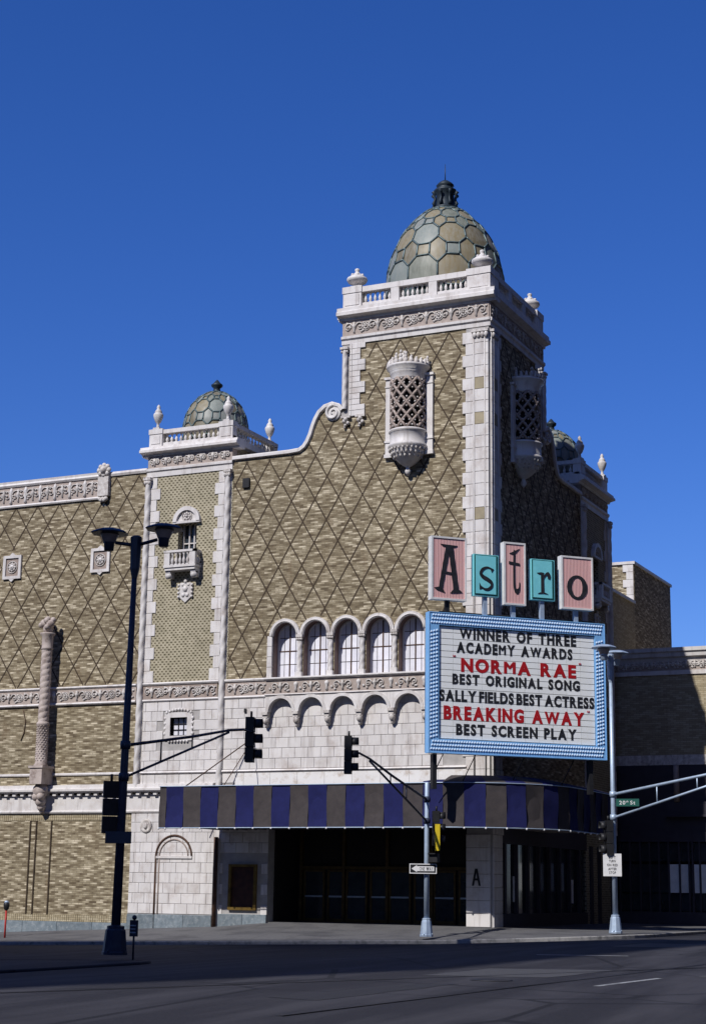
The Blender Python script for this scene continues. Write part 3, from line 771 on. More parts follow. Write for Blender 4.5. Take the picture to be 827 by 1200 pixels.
        part('hood_ring', MB().prism(ring(c, 11.72, .555, .712, 0, 0), [], -.02, .13), 'terra', bay)
        part('hood_moulding', MB().tube([(x, .13, z) for x, z in arc(c, 11.72, .60, 0, PI, 14)], .03, 5), 'terra', bay)
    for uc in [(a + b) / 2 for a, b in zip(ARCHC, ARCHC[1:])]:
        rope(bay, I4, uc, .06, .105, 10.15, 11.45, name='colonnette', pitch=.34)
        part('colonnette_base', MB().box(uc - .14, uc + .14, -.02, .17, 9.95, 10.15), 'terra', bay)
        g = MB().box(uc - .15, uc + .15, -.02, .18, 11.60, 11.72)
        for k in range(3): g.sphere((uc - .1 + .1 * k, .12, 11.53), .07, 6, 4)
        part('colonnette_capital', g, 'terra_orn', bay)
    for uc in (9.87, 2.70):
        for i in range(4): block(bay, I4, uc - .12, .24, 9.96 + .44 * i, .44, -.02, .13, name='jamb_block')
    # --- small tower
    st = part('small_tower', MB().prism([(11.9, -.3 if first else -.2), (16.35, -.3 if first else -.2), (16.35, 19.35), (11.9, 19.35)], [[(13.66, 15.0), (14.60, 15.0), (14.60, 16.95), (13.66, 16.95)]] + ([[(13.78, 7.66), (14.62, 7.66), (14.62, 8.44), (13.78, 8.44)]] if first else []), -.5, .02), 'dots', th, F)
    for side, ue in ((1, 12.30), (-1, 15.72)):
        for i in range(18):
            z = 9.98 + i * .51
            long_ = i % 2 == 0
            wd = .50 if long_ else .32
            u = ue if side > 0 else ue + .36 - wd
            if z + .51 <= 19.3: block(st, I4, u, wd, z, .51, .01, .05, name='quoin')
        u = 12.12 if side > 0 else 16.20
        rope(st, I4, u, .10, .13, 5.4 if first else 4, 19.05, pitch=.7)
        part('rope_backing', MB().box(u - .16, u + .16, -.1, .04, 5.4, 19.3), 'terra', st)
        g = MB().box(u - .18, u + .18, -.05, .26, 19.05, 19.18)
        for k in range(3): g.sphere((u - .1 + .1 * k, .18, 18.95), .09, 6, 4, (1, 1, 1.4))
        part('capital', g, 'terra_orn', st)
    molding(st, I4, 11.95, 16.33, [(-.1, 19.2), (.06, 19.2), (.06, 19.42), (.12, 19.48), (.12, 19.58), (.05, 19.62), (-.1, 19.62)], name='architrave')
    frz = part('frieze', MB().box(11.98, 16.30, -.4, .03, 19.62, 20.16), 'terra_pink', st)
    for i in range(7): link('scroll_ornament', shared('st_scroll', scroll_motif(.58, .42, 3), 'terra_orn'), st, T((12.35 + i * .6, .03, 19.89)))
    molding(th, F, 11.62, 16.60, [(-.41, 20.16), (.06, 20.16), (.09, 20.25), (.28, 20.30), (.35, 20.31), (.35, 20.42), (.28, 20.46), (.26, 20.56), (-.4, 20.62)])
    balustrade(F, [(12.0, 12.68, True), (15.62, 16.28, True)], .0, 20.62, 21.2, 21.38, [(12.72, 15.58, 12)], 12, (12.0, 16.25), dpt=.28)
    part('tower_block', MB().box(11.97, 16.30, -4.2, -.45, 16.0, 20.6), 'brick2', th, F)
    # side balustrades round the small tower
    for uu in (12.14, 16.11):
        p_ = part('balustrade', MB().box(uu - .12, uu + .12, -4.2, -.3, 20.62, 20.78).box(uu - .15, uu + .15, -4.2, -.3, 21.2, 21.38), 'terra', th, F)
        me = cache['baluster_%.3f' % round(21.2 - (20.62 + .58 * .28), 3)]
        for i in range(12): link('baluster', me, p_, T((uu, -.5 - i * .3, 20.782)))
    part('balustrade', MB().box(12, 16.25, -4.2, -3.95, 20.62, 20.78).box(12, 16.25, -4.22, -3.93, 21.2, 21.38), 'terra', th, F)
    molding(th, F, 11.65, 11.96, [(-4.4, 20.30), (-.42, 20.30), (-.42, 20.57), (-4.4, 20.60)])
    for uu, dd in ((12.34, -.10), (15.95, -.10), (12.34, -4.0), (15.95, -4.0)):
        part('pier', MB().box(uu - .3, uu + .3, dd - .26, dd + .1, 20.62, 21.40), 'terra', th, F)
        link('urn', URNT, th, F @ T((uu, dd, 21.44)))
    # balcony window
    bw = part('balcony_window', MB().box(13.68, 14.58, -.45, -.42, 15.0, 16.95), 'glass', st)
    g = MB()
    for u in (13.70, 13.95, 14.20, 14.5): g.box(u, u + .06, -.42, -.33, 15.0, 16.95)
    part('window_frame', g.box(13.68, 14.58, -.42, -.34, 16.1, 16.15), 'terra', bw)
    part('lunette', MB().prism(arc(14.13, 17.02, .56, 0, PI, 14), [], -.02, .10), 'terra', bw)
    part('hood_ring', MB().prism(ring(14.13, 17.02, .50, .68, 0, 0), [], -.02, .20), 'terra', bw)
    link('rosette', shared('lunros', rosette(.24), 'terra_orn'), bw, T((14.13, .10, 17.26)))
    part('lintel', MB().box(13.45, 14.81, -.02, .17, 16.95, 17.05), 'terra', bw)
    g = MB().box(13.38, 14.98, 0, .55, 14.92, 15.02).box(13.42, 14.94, 0, .50, 14.80, 14.92).box(13.38, 14.98, .40, .56, 15.58, 15.68).box(13.38, 13.52, 0, .56, 15.58, 15.68).box(14.84, 14.98, 0, .56, 15.58, 15.68)
    g.box(13.40, 13.68, .38, .54, 15.0, 15.6).box(14.68, 14.96, .38, .54, 15.0, 15.6).box(13.40, 13.5, .02, .4, 15.0, 15.1)
    bc = part('balcony', g, 'terra', st)
    me = shared('bal_small', baluster_fn(.56), 'terra')
    for i in range(5): link('baluster', me, bc, T((13.80 + i * .19, .47, 15.02)))
    for i in range(2):
        for uu in (13.46, 14.90): link('baluster', me, bc, T((uu, .14 + i * .16, 15.02)))
    for uc in (13.55, 14.81):
        g = MB().box(uc - .12, uc + .12, 0, .42, 14.68, 14.8).box(uc - .10, uc + .10, 0, .25, 14.5, 14.68)
        m_ = MB().lathe([(.15, -.12), (.15, .12)], (0, 0, 0), 10).xf(T((uc, .28, 14.6)) @ Matrix.Rotation(PI / 2, 4, 'Y')); g.add(m_.v, m_.f, True)
        part('bracket', g, 'terra', bc)
    # cartouche
    g = MB().prism([(14.1, 13.42), (14.38, 13.65), (14.42, 14.1), (14.36, 14.3), (13.84, 14.3), (13.78, 14.1), (13.82, 13.65)], [], 0, .08)
    for k in range(4):
        for sx in (-1, 1): g.sphere((14.1 + sx * .33, .08, 13.68 + k * .17), .07, 6, 4)
    for x, z, r_0 in ((14.1, 14.02, .14), (14.0, 13.75, .1), (14.2, 13.75, .1), (14.1, 14.36, .1), (13.95, 14.2, .07), (14.25, 14.2, .07)): g.sphere((x, .08, z), r_0, 6, 4, (1, .6, 1))
    part('cartouche', g, 'terra', st, label='white terracotta shield below the balcony')
    # iron vent
    if first:
        part('vent', MB().box(11.08, 11.40, 0, .10, 18.3, 18.72), 'black', wall)
    return wall, st

w1, s1 = facade(F1, 34, True)
w2, s2 = facade(F2, 17, False)

# stuff only on the front facade
frz = frieze(s1, I4, 12.35, 16.05, 9.25, 9.86, .06, 1.02, 'screen')
molding(s1, I4, 12.28, 16.05, [(0, 9.86), (.10, 9.86), (.14, 9.92), (.10, 9.97), (0, 9.99)], name='string_course')
molding(s1, I4, 12.28, 16.05, [(0, 9.14), (.08, 9.14), (.12, 9.19), (.08, 9.25), (0, 9.25)], name='string_course')
ash = part('ashlar_wall', MB().prism([(1.02, 4.9), (16.0, 4.9), (16.0, 9.15), (1.02, 9.15)], [[(13.78, 7.66), (14.62, 7.66), (14.62, 8.44), (13.78, 8.44)]], -.2, .025), 'joint', th, F1)
rz = 6.18; rh = .424
def ashrow(parent, z, h, ua, ub, wd, k, d0=.02, skip=(), mat='terra', nm='facing_block'):
    u = ua; first_ = True
    while u < ub - .05:
        wdt = wd * (.5 if (first_ and k % 2) else 1); first_ = False
        wdt = min(wdt, ub - u)
        if ub - u - wdt < .12: wdt = ub - u
        if not any(u + wdt > a and u < b and z + h > c and z < d for a, b, c, d in skip): block(parent, I4, u, wdt, z, h, d0, .035, mat, name=nm)
        u += wdt
for k in range(7):
    z = rz + k * rh
    sk = [(13.5, 14.9, 7.45, 8.65)]
    ashrow(ash, z, rh, 12.28, 16.02, .60, k, skip=sk)
    ashrow(ash, z, rh, 2.0, 11.98, .60, k + 1, skip=[(2.6, 9.85, 9.1, 9.9)] if False else ())
molding(th, F1, 1.0, 16.02, [(0, 6.05), (.09, 6.05), (.14, 6.10), (.09, 6.16), (0, 6.18)], name='string_course')
pw = part('painted_wall_panel', MB().box(1.0, 11.35, 0, .065, 5.0, 6.05), 'paintedwall', th, F1)
for i in range(8): part('panel_joint', MB().box(2.2 + i * 1.25, 2.215 + i * 1.25, .06, .069, 5.0, 6.05), 'joint', pw)
for k, (z, h) in enumerate(((5.62, .42),)): ashrow(ash, z, h, 12.28, 16.02, .60, k); ashrow(ash, z, h, 11.36, 11.98, .60, k)
# framed small window
sw = part('small_window', MB().box(13.80, 14.60, -.20, -.17, 7.68, 8.42), 'curtain', th, F1)
g = MB()
for i in range(4): g.box(13.80 + i * .255, 13.83 + i * .255, -.18, -.13, 7.66, 8.44)
for i in range(4): g.box(13.78, 14.62, -.18, -.13, 7.67 + i * .245, 7.70 + i * .245)
part('window_frame', g, 'black', sw)
g = MB().prism([(13.52, 7.45), (14.88, 7.45), (14.88, 8.66), (13.52, 8.66)], [[(13.78, 7.66), (14.62, 7.66), (14.62, 8.44), (13.78, 8.44)]], 0, .075)
for k in range(9): g.sphere((13.6 + k * .15, .08, 8.66 + .12 * math.sin(k * PI / 8)), .07, 6, 4, (1, .5, 1))
for sx in (13.52, 14.88):
    for k in range(4): g.sphere((sx, .06, 7.75 + k * .22), .08, 6, 4, (1, .5, 1))
for k in range(7): g.sphere((13.75 + k * .15, .08, 7.42), .06, 6, 4, (1, .5, 1))
part('architrave', g, 'terra', sw)
part('sunk_reveal', MB().box(13.7, 14.7, -.5, -.21, 7.6, 8.5), 'dark', sw)

# main wall left of the small tower
LW = [(16.33, -1.4), (36, -2.0), (36, 19.55), (16.33, 19.55)]
lw = part('brick_wall', MB().prism(LW, [], -.55, 0), 'brick', th, F1)
LB = [(16.4, 10.0), (36, 10.0), (36, 18.5), (18.9, 18.5), (18.3, 18.25), (18.2, 19.4), (16.4, 19.4)]
PAN = [18.60, 23.42, 28.24, 33.06]
def lattice2():
    L = 40; hw, hh, u0, z0 = .605, .94, 19.79, 18.42
    polys = [LB] + [[(p - .6, 14.9), (p + .6, 14.9), (p + .6, 16.4), (p - .6, 16.4)] for p in PAN]
    for sg in (1, -1):
        for k in range(-30, 31):
            x = u0 + 2 * hw * k
            a = (x + (9.9 - z0) * hw / hh * sg, 9.9); b = (x + (19.6 - z0) * hw / hh * sg, 19.6)
            if max(a[0], b[0]) < 16 or min(a[0], b[0]) > 36: continue
            for s0, s1_ in clip_line(a, b, polys):
                d = Vector((s1_[0] - s0[0], s1_[1] - s0[1])).normalized(); nx = Vector((-d.y, d.x)) * .028
                g = MB().prism([(s0[0] + nx.x, s0[1] + nx.y), (s0[0] - nx.x, s0[1] - nx.y), (s1_[0] - nx.x, s1_[1] - nx.y), (s1_[0] + nx.x, s1_[1] + nx.y)], [], -.01, .007 if sg > 0 else .010)
                part('lattice_strip', g, 'strip', lw)
lattice2()
for p in PAN:
    g = part('relief_panel', MB().prism([(p - .5, 15.07), (p + .5, 15.07), (p + .5, 16.17), (p - .5, 16.17)], [[(p - .36, 15.2), (p + .36, 15.2), (p + .36, 16.04), (p - .36, 16.04)]], 0, .09), 'terra', lw)
    part('sunk_field', MB().box(p - .37, p + .37, 0, .03, 15.19, 16.05), 'screen', g)
    link('rosette', shared('panros', rosette(.27), 'terra_orn'), g, T((p, .03, 15.62)))
    part('rosette', MB().sphere((p, .06, 15.62), .13, 8, 5, (1, .6, 1)), 'terra', g)
    part('panel_point', MB().prism([(p - .16, 15.07), (p + .16, 15.07), (p, 14.93)], [], 0, .08).prism([(p - .16, 16.17), (p + .16, 16.17), (p, 16.3)], [], 0, .08), 'terra', g)
pf = part('parapet_frieze', MB().box(18.8, 36, 0, .05, 18.55, 19.45), 'terra_pink', lw)
for i in range(21):
    u = 19.2 + i * .82
    link('scroll_ornament', shared('par_scroll', scroll_motif(.72, .74, 9), 'terra_orn'), pf, T((u, .05, 19.0)))
    part('candelabrum', MB().lathe([(.02, 18.62), (.09, 18.66), (.045, 18.8), (.085, 18.95), (.06, 19.1), (.10, 19.2), (.04, 19.38)], (u + .41, .06, 0), 8), 'terra', pf)
molding(lw, I4, 18.4, 36, [(-.5, 19.42), (.10, 19.42), (.15, 19.50), (.12, 19.58), (.14, 19.68), (-.6, 19.72)], name='coping')
molding(lw, I4, 16.33, 18.35, [(-.5, 19.46), (.06, 19.46), (.10, 19.56), (.06, 19.66), (-.6, 19.68)], name='coping')
molding(lw, I4, 18.7, 36, [(0, 18.44), (.08, 18.44), (.11, 18.50), (.08, 18.56), (0, 18.58)], name='string_course')
g = MB().box(18.28, 18.84, 0, .20, 18.55, 19.45)
for k in range(8): g.sphere((18.56 + .26 * math.cos(k * PI / 4), .16, 19.75 + .22 * math.sin(k * PI / 4)), .13, 6, 4, (1, .8, 1))
g.sphere((18.56, .2, 19.75), .18, 8, 5)
for k in range(5): g.sphere((18.4 + k * .08, .14, 18.42 - .05 * (k % 2)), .11, 6, 4)
part('console', g, 'terra_orn', lw)
# mid frieze and lower bands
frieze(lw, I4, 16.42, 36, 9.25, 9.86, .05, 1.22)
for z0 in (9.86, 9.14):
    molding(lw, I4, 16.42, 36, [(0, z0), (.08, z0), (.12, z0 + .05), (.08, z0 + .11), (0, z0 + .12)], name='string_course')
molding(lw, I4, 16.42, 36, [(0, 6.05), (.05, 6.05), (.07, 6.10), (.05, 6.15), (0, 6.17)], name='string_course')
bc_ = part('belt_course', MB().box(12.35, 36, 0, .06, 4.50, 5.20), 'terra', th, F1)
molding(bc_, I4, 12.35, 36, [(0, 5.30), (.26, 5.30), (.32, 5.36), (.32, 5.44), (.20, 5.50), (.18, 5.62), (0, 5.66)], name='ledge')
molding(bc_, I4, 12.35, 36, [(0, 4.42), (.09, 4.42), (.12, 4.48), (.09, 4.54), (0, 4.56)], name='string_course')
dm = shared('dentil', lambda: MB().box(0, .17, 0, .17, 0, .13), 'terra')
for i in range(55): link('dentil', dm, bc_, T((12.5 + i * .43, .03, 5.17)))
for i in range(19): part('belt_joint', MB().box(12.9 + i * 1.25, 12.912 + i * 1.25, .055, .063, 4.56, 5.14), 'joint', bc_)
# buff brick bottom zone: soldier course and piers
g = MB()
for i in range(175): g.box(16.45 + i * .112, 16.45 + i * .112 + .095, 0, .02, 4.12, 4.40)
part('soldier_course', g, 'brick2', lw, kind='stuff')
g = MB()
for i in range(175): g.box(16.45 + i * .112, 16.45 + i * .112 + .095, 0, .02, -.16, .12)
part('soldier_course', g, 'brick2', lw, kind='stuff')
for u in (20.50, 21.30, 21.62):
    part('raised_brick_edge', MB().box(u - .03, u + .03, 0, .045, .12, 4.12), 'strip', lw)
for i in range(11): block(lw, I4, 16.33 + i * 1.8, 1.8, -2.2, 2.03, -.02, .10, 'granite', 'granite_base', gap=.01)
# ground-floor ashlar of the small tower
ga = part('ashlar_wall', MB().box(9.72, 16.38, -.5, .03, -.6, 4.44), 'joint', th, F1)
for k in range(10):
    z = .24 + k * .42
    ashrow(ga, z, .42, 12.28, 16.38, .60, k, d0=.025, nm='wall_block')
    ashrow(ga, z, .42, 9.72, 11.98, .60, k + 1, d0=.025, nm='wall_block', skip=[(10.14, 11.56, .42, 2.35)])
for u, wd in ((12.28, 1.35), (13.63, 1.4), (15.03, 1.35)): block(ga, I4, u, wd, -.6, .82, .02, .09, 'granite', 'granite_base', gap=.01)
for u, wd in ((9.72, 1.1), (10.82, 1.16)): block(ga, I4, u, wd, -.4, .70, .02, .09, 'granite', 'granite_base', gap=.01)
part('downpipe', MB().tube([(12.12, .16, -.3), (12.12, .16, 3.4)], .09, 8), 'rust', ga)
part('wall_strip', MB().box(11.98, 12.28, -.1, .05, -.4, 5.6), 'terra', ga)
# blind arch
pa = [(15.05, .2)] + [(15.05, 2.55)] + arc(14.18, 2.60, .87, PI, 0, 16)[::-1][::-1]
pts = [(15.07, .07, -.35), (15.07, .07, 2.6)] + [(x, .07, z) for x, z in arc(14.20, 2.6, .87, 0, PI, 18)]
ba = part('blind_arch', MB().tube(pts, .045, 6), 'rust', ga)
pts2 = [(14.90, .07, -.35), (14.90, .07, 2.6)] + [(x, .07, z) for x, z in arc(14.20, 2.6, .70, 0, PI, 18)]
part('inner_moulding', MB().tube(pts2, .03, 6), 'screen', ba)
part('impost', MB().box(13.30, 15.05, .05, .11, 2.52, 2.62), 'terra', ba)
g = MB(); m_ = MB().lathe([(.26, -.03), (.30, .02), (.26, .07), (.2, .04), (.001, .05)], (0, 0, 0), 18).xf(T((15.62, .06, 3.87)) @ Matrix.Rotation(-PI / 2, 4, 'X')); g.add(m_.v, m_.f, True)
g.sphere((15.62, .11, 3.87), .12, 8, 5, (.9, .6, 1.2))
part('medallion', g, 'terra_orn', ga)
# poster case
pc = part('poster_case', MB().prism([(10.2, .46), (11.5, .46), (11.5, 2.3), (10.2, 2.3)], [[(10.32, .58), (11.38, .58), (11.38, 2.2), (10.32, 2.2)]], .02, .15), 'bronze', th, F1, label='brass framed poster case half in shadow')
part('poster', MB().box(10.3, 11.4, .0, .07, .56, 2.22), 'poster', pc)
# corner light strip on ashlar edge etc: spiral column on the left wall
cl = part('corbelled_column', MB().box(20.58, 21.22, 0, .85, 5.66, 6.42).box(20.52, 21.28, 0, .90, 6.36, 6.46), 'column', th, F1, label='engaged barley-twist column on a carved bracket')
part('column_base', MB().lathe([(.30, 6.42), (.32, 6.5), (.26, 6.6), (.25, 8.2), (.29, 8.24), (.29, 8.34), (.24, 8.4)], (20.9, .5, 0), 16), 'column', cl)
g = MB()
for j in range(16):
    for k in range(12):
        a = 2 * PI * (k + .5 * (j % 2)) / 12; g.sphere((20.9 + .25 * math.cos(a), .5 + .25 * math.sin(a), 6.7 + j * .1), .04, 4, 3)
part('carved_diaper', g, 'column', cl, kind='stuff')
rope(cl, I4, 20.9, .5, .235, 8.38, 11.6, name='twisted_shaft', pitch=.27, starts=2, groove=True, mat='column')
g = MB().lathe([(.25, 11.6), (.28, 11.66), (.25, 11.72), (.26, 12.2), (.34, 12.3), (.34, 12.36)], (20.9, .5, 0), 14)
part('column_neck', g, 'column', cl)
g = MB()
for k, (x, y, z, r0) in enumerate(((20.9, .5, 12.55, .24), (20.72, .6, 12.75, .19), (21.08, .55, 12.80, .2), (20.9, .62, 12.92, .16), (21.2, .6, 12.72, .14), (20.66, .5, 12.95, .13), (21.0, .4, 13.0, .15), (20.8, .75, 12.6, .13))): g.sphere((x, y, z), r0, 8, 5)
part('carved_finial', g, 'column', cl)
g = MB()
for x, y, z, r0 in ((20.9, .4, 5.4, .36), (20.78, .55, 5.15, .2), (21.05, .5, 5.12, .2), (20.9, .38, 4.95, .26), (20.9, .3, 4.7, .2), (20.9, .25, 4.52, .12), (20.68, .45, 5.4, .16), (21.12, .45, 5.4, .16)): g.sphere((x, y, z), r0, 8, 5)
part('carved_bracket', g, 'column', cl)
part('cable_scar', MB().tube([(22.35, .03, 9.0), (22.2, .03, 8.5), (22.25, .03, 8.0), (22.4, .03, 7.65)], .02, 5), 'rust', lw)

# big volumes behind the fronts
body = part('building_body', MB().prism([(-36, .5), (-.5, .5), (-.5, 16.4), (-2.2, 16.4), (-2.2, 28.7), (-36, 28.7)], [], 5.0, 17.2, ax=2).prism([(-36, .5), (-9.75, .5), (-9.75, 3.0), (-1.1, 3.0), (-1.1, .9), (-.5, .9), (-.5, 16.4), (-2.2, 16.4), (-2.2, 28.7), (-36, 28.7)], [], -1.5, 5.0, ax=2), 'brick2', th)
part('roof', MB().box(-36, -2.3, 16.5, 28.6, 17.2, 17.3).box(-36, -6.9, .6, 16.5, 17.2, 17.28), 'asphalt', th)
tb = part('corner_tower', MB().box(-6.68, -.5, .5, 6.68, 17, 25.82), 'brick2', th)
part('cornice', MB().box(-7.0, -6.6, .0, 6.9, 25.40, 25.84).box(-7.0, .0, 6.6, 7.0, 25.40, 25.84), 'terra', tb)
part('tower_roof', MB().box(-6.7, 0, 0, 6.7, 25.80, 25.90), 'asphalt', tb)
for M_, sp_ in ((T((-6.55, 0, 0)) @ Matrix.Rotation(PI / 2, 4, 'Z'), 0), (T((0, 6.55, 0)), 1)):
    # rear balustrades
    g = MB()
    if sp_ == 0: g.box(-6.7, -6.42, .2, 6.6, 25.84, 26.03).box(-6.72, -6.40, .2, 6.6, 26.52, 26.76)
    else: g.box(-6.6, -.2, 6.42, 6.7, 25.84, 26.03).box(-6.6, -.2, 6.40, 6.72, 26.52, 26.76)
    p_ = part('balustrade', g, 'terra', th)
    me = cache['baluster_%.3f' % round(26.52 - (25.84 + .68 * .28), 3)]
    for i in range(20):
        if sp_ == 0: link('baluster', me, p_, T((-6.56, .8 + i * .26, 26.03)))
        else: link('baluster', me, p_, T((-6.0 + i * .26, 6.56, 26.03)))
for x, y in ((-6.28, .42), (-.50, .50), (-.42, 6.28), (-6.28, 6.28)):
    part('urn_plinth', MB().box(x - .30, x + .30, y - .30, y + .30, 25.85, 26.86), 'terra', th)
    link('urn', URNB, th, T((x, y, 26.86)))
# domes
big = [(2.58, 26.0), (2.62, 26.8), (2.60, 27.6), (2.50, 28.3), (2.33, 28.95), (2.07, 29.55), (1.76, 30.05), (1.38, 30.5), (1.02, 30.85), (.66, 31.12)]
dome((-3.36, 3.36), big, 12, [(0.0, .12, 's'), (.12, .37, 'o'), (.37, .47, 's'), (.47, .68, 'o'), (.68, .75, 's'), (.75, .90, 'o'), (.90, .94, 's')][1:], 1.15)
g = MB().lathe([(.66, 31.1), (.70, 31.2), (.56, 31.28), (.52, 31.35), (.46, 31.9), (.58, 32.02), (.60, 32.1), (.42, 32.18), (.40, 32.28), (.48, 32.34), (.36, 32.46), (.2, 32.56), (.05, 32.62)], (0, 0, 0), 12)
ln = part('dome_lantern', g, 'darklead', th, T((-3.36, 3.36, 0)) @ Matrix.Diagonal((.86, .86, 1, 1)))
g = MB()
for k in range(8):
    a = k * PI / 4; c_, s_ = math.cos(a), math.sin(a)
    g.tube([(.56 * c_, .56 * s_, 31.25), (.66 * c_, .66 * s_, 31.4), (.56 * c_, .56 * s_, 31.6), (.60 * c_, .60 * s_, 31.85), (.70 * c_, .70 * s_, 31.98)], [.08, .09, .06, .07, .10], 6)
part('scroll_bracket', g, 'darklead', ln)
part('spike', MB().tube([(0, 0, 32.5), (0, 0, 33.4)], [.035, .012], 6), 'darklead', ln)
sm = [(1.43, 20.7), (1.46, 21.3), (1.45, 21.9), (1.34, 22.4), (1.12, 22.85), (.82, 23.2), (.48, 23.42), (.22, 23.5)]
for cx, cy in ((-14.12, 2.1), (-2.1, 14.12)):
    dome((cx, cy), sm, 12, [(.08, .34, 'o'), (.34, .46, 's'), (.46, .68, 'o'), (.68, .76, 's'), (.76, .92, 'o')], .95)
    part('finial', MB().lathe([(.26, 23.45), (.28, 23.5), (.18, 23.56), (.15, 23.72), (.26, 23.82), (.27, 23.9), (.16, 23.98), (.10, 24.06), (.03, 24.14)], (0, 0, 0), 10), 'darklead', th, T((cx, cy, 0)))
# recessed rear side wall and stage house
sh = part('stage_house', MB().box(-22, -2.2, 28.7, 36.6, -1, 19.5), 'brick', th)
part('coping', MB().box(-22.05, -2.12, 28.6, 28.95, 19.5, 19.66).box(-2.5, -2.12, 28.96, 36.7, 19.5, 19.66), 'terra', sh)
for i in range(5): block(sh, T((0, 28.7, 0)) @ F1, 2.22, .42 if i % 2 else .62, 17.3 + i * .44, .44, 0, .06, name='quoin')
part('coping', MB().box(-2.6, -2.1, 16.4, 28.6, 17.2, 17.36), 'terra', th)

# recessed lobby front under the marquee
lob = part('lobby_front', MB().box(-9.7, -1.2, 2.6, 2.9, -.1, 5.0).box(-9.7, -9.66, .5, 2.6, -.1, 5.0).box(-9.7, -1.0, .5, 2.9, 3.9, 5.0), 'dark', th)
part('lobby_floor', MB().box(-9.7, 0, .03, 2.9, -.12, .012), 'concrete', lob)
def door(x0, x1, z1=2.15):
    g = MB().box(x0, x0 + .09, 2.50, 2.58, 0.02, z1).box(x1 - .09, x1, 2.50, 2.58, 0.02, z1).box(x0 + .09, x1 - .09, 2.50, 2.58, .02, .16).box(x0 + .09, x1 - .09, 2.50, 2.58, z1 - .09, z1)
    d = part('door', g, 'doorbrass', th)
    part('glass', MB().box(x0 + .09, x1 - .09, 2.53, 2.55, .16, z1 - .09), 'glass', d)
    part('push_bar', MB().box(x0 + .09, x1 - .09, 2.46, 2.50, 1.02, 1.09), 'alu', d)
for i in range(8): door(-9.35 + i * .98 + (.12 if i % 2 else 0), -9.35 + i * .98 + .92 + (.0 if i % 2 else .06))
g = MB()
for i in range(5): g.box(-9.52 + i * 1.98, -9.40 + i * 1.98, 2.42, 2.60, .02, 3.9)
part('door_mullion', g.box(-9.5, -1.4, 2.44, 2.60, 2.17, 2.29), 'doorbrass', th)
# side shopfront under the awning (20th street side)
sf = part('side_shopfront', MB().box(-.1, .04, 1.1, 12, -.2, .5).box(-.1, .04, 1.1, 12, 3.2, 5.4), 'purple', th)
for i in range(8):
    y = 1.3 + i * 1.35
    part('shop_pier', MB().box(-.1, .08, y, y + .16, .5, 3.2), 'purple', sf)
    part('shop_window', MB().box(-.12, -.06, y + .16, y + 1.35, .5, 3.2), 'glass', sf)
part('pillar_letter', MB().prism([(.42, 1.55), (.50, 1.55), (.54, 1.75), (.66, 1.75), (.70, 1.55), (.78, 1.55), (.65, 2.2), (.55, 2.2)], [[(.56, 1.83), (.64, 1.83), (.60, 2.08)]], .08, .10), 'ink', th, F1)

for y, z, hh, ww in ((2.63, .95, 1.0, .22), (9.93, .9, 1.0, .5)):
    part('window_reflection', MB().box(-.05, -.03, y - ww / 2, y + ww / 2, z, z + min(hh, 3.1 - z)), 'reflectglass', sf)  # pale strips painted in as reflections on the shop glass
for y in (12.4, 13.6, 15.6): part('side_pilaster', MB().box(-.1, .10, y, y + .35, -.2, 3.4), 'purple', sf)
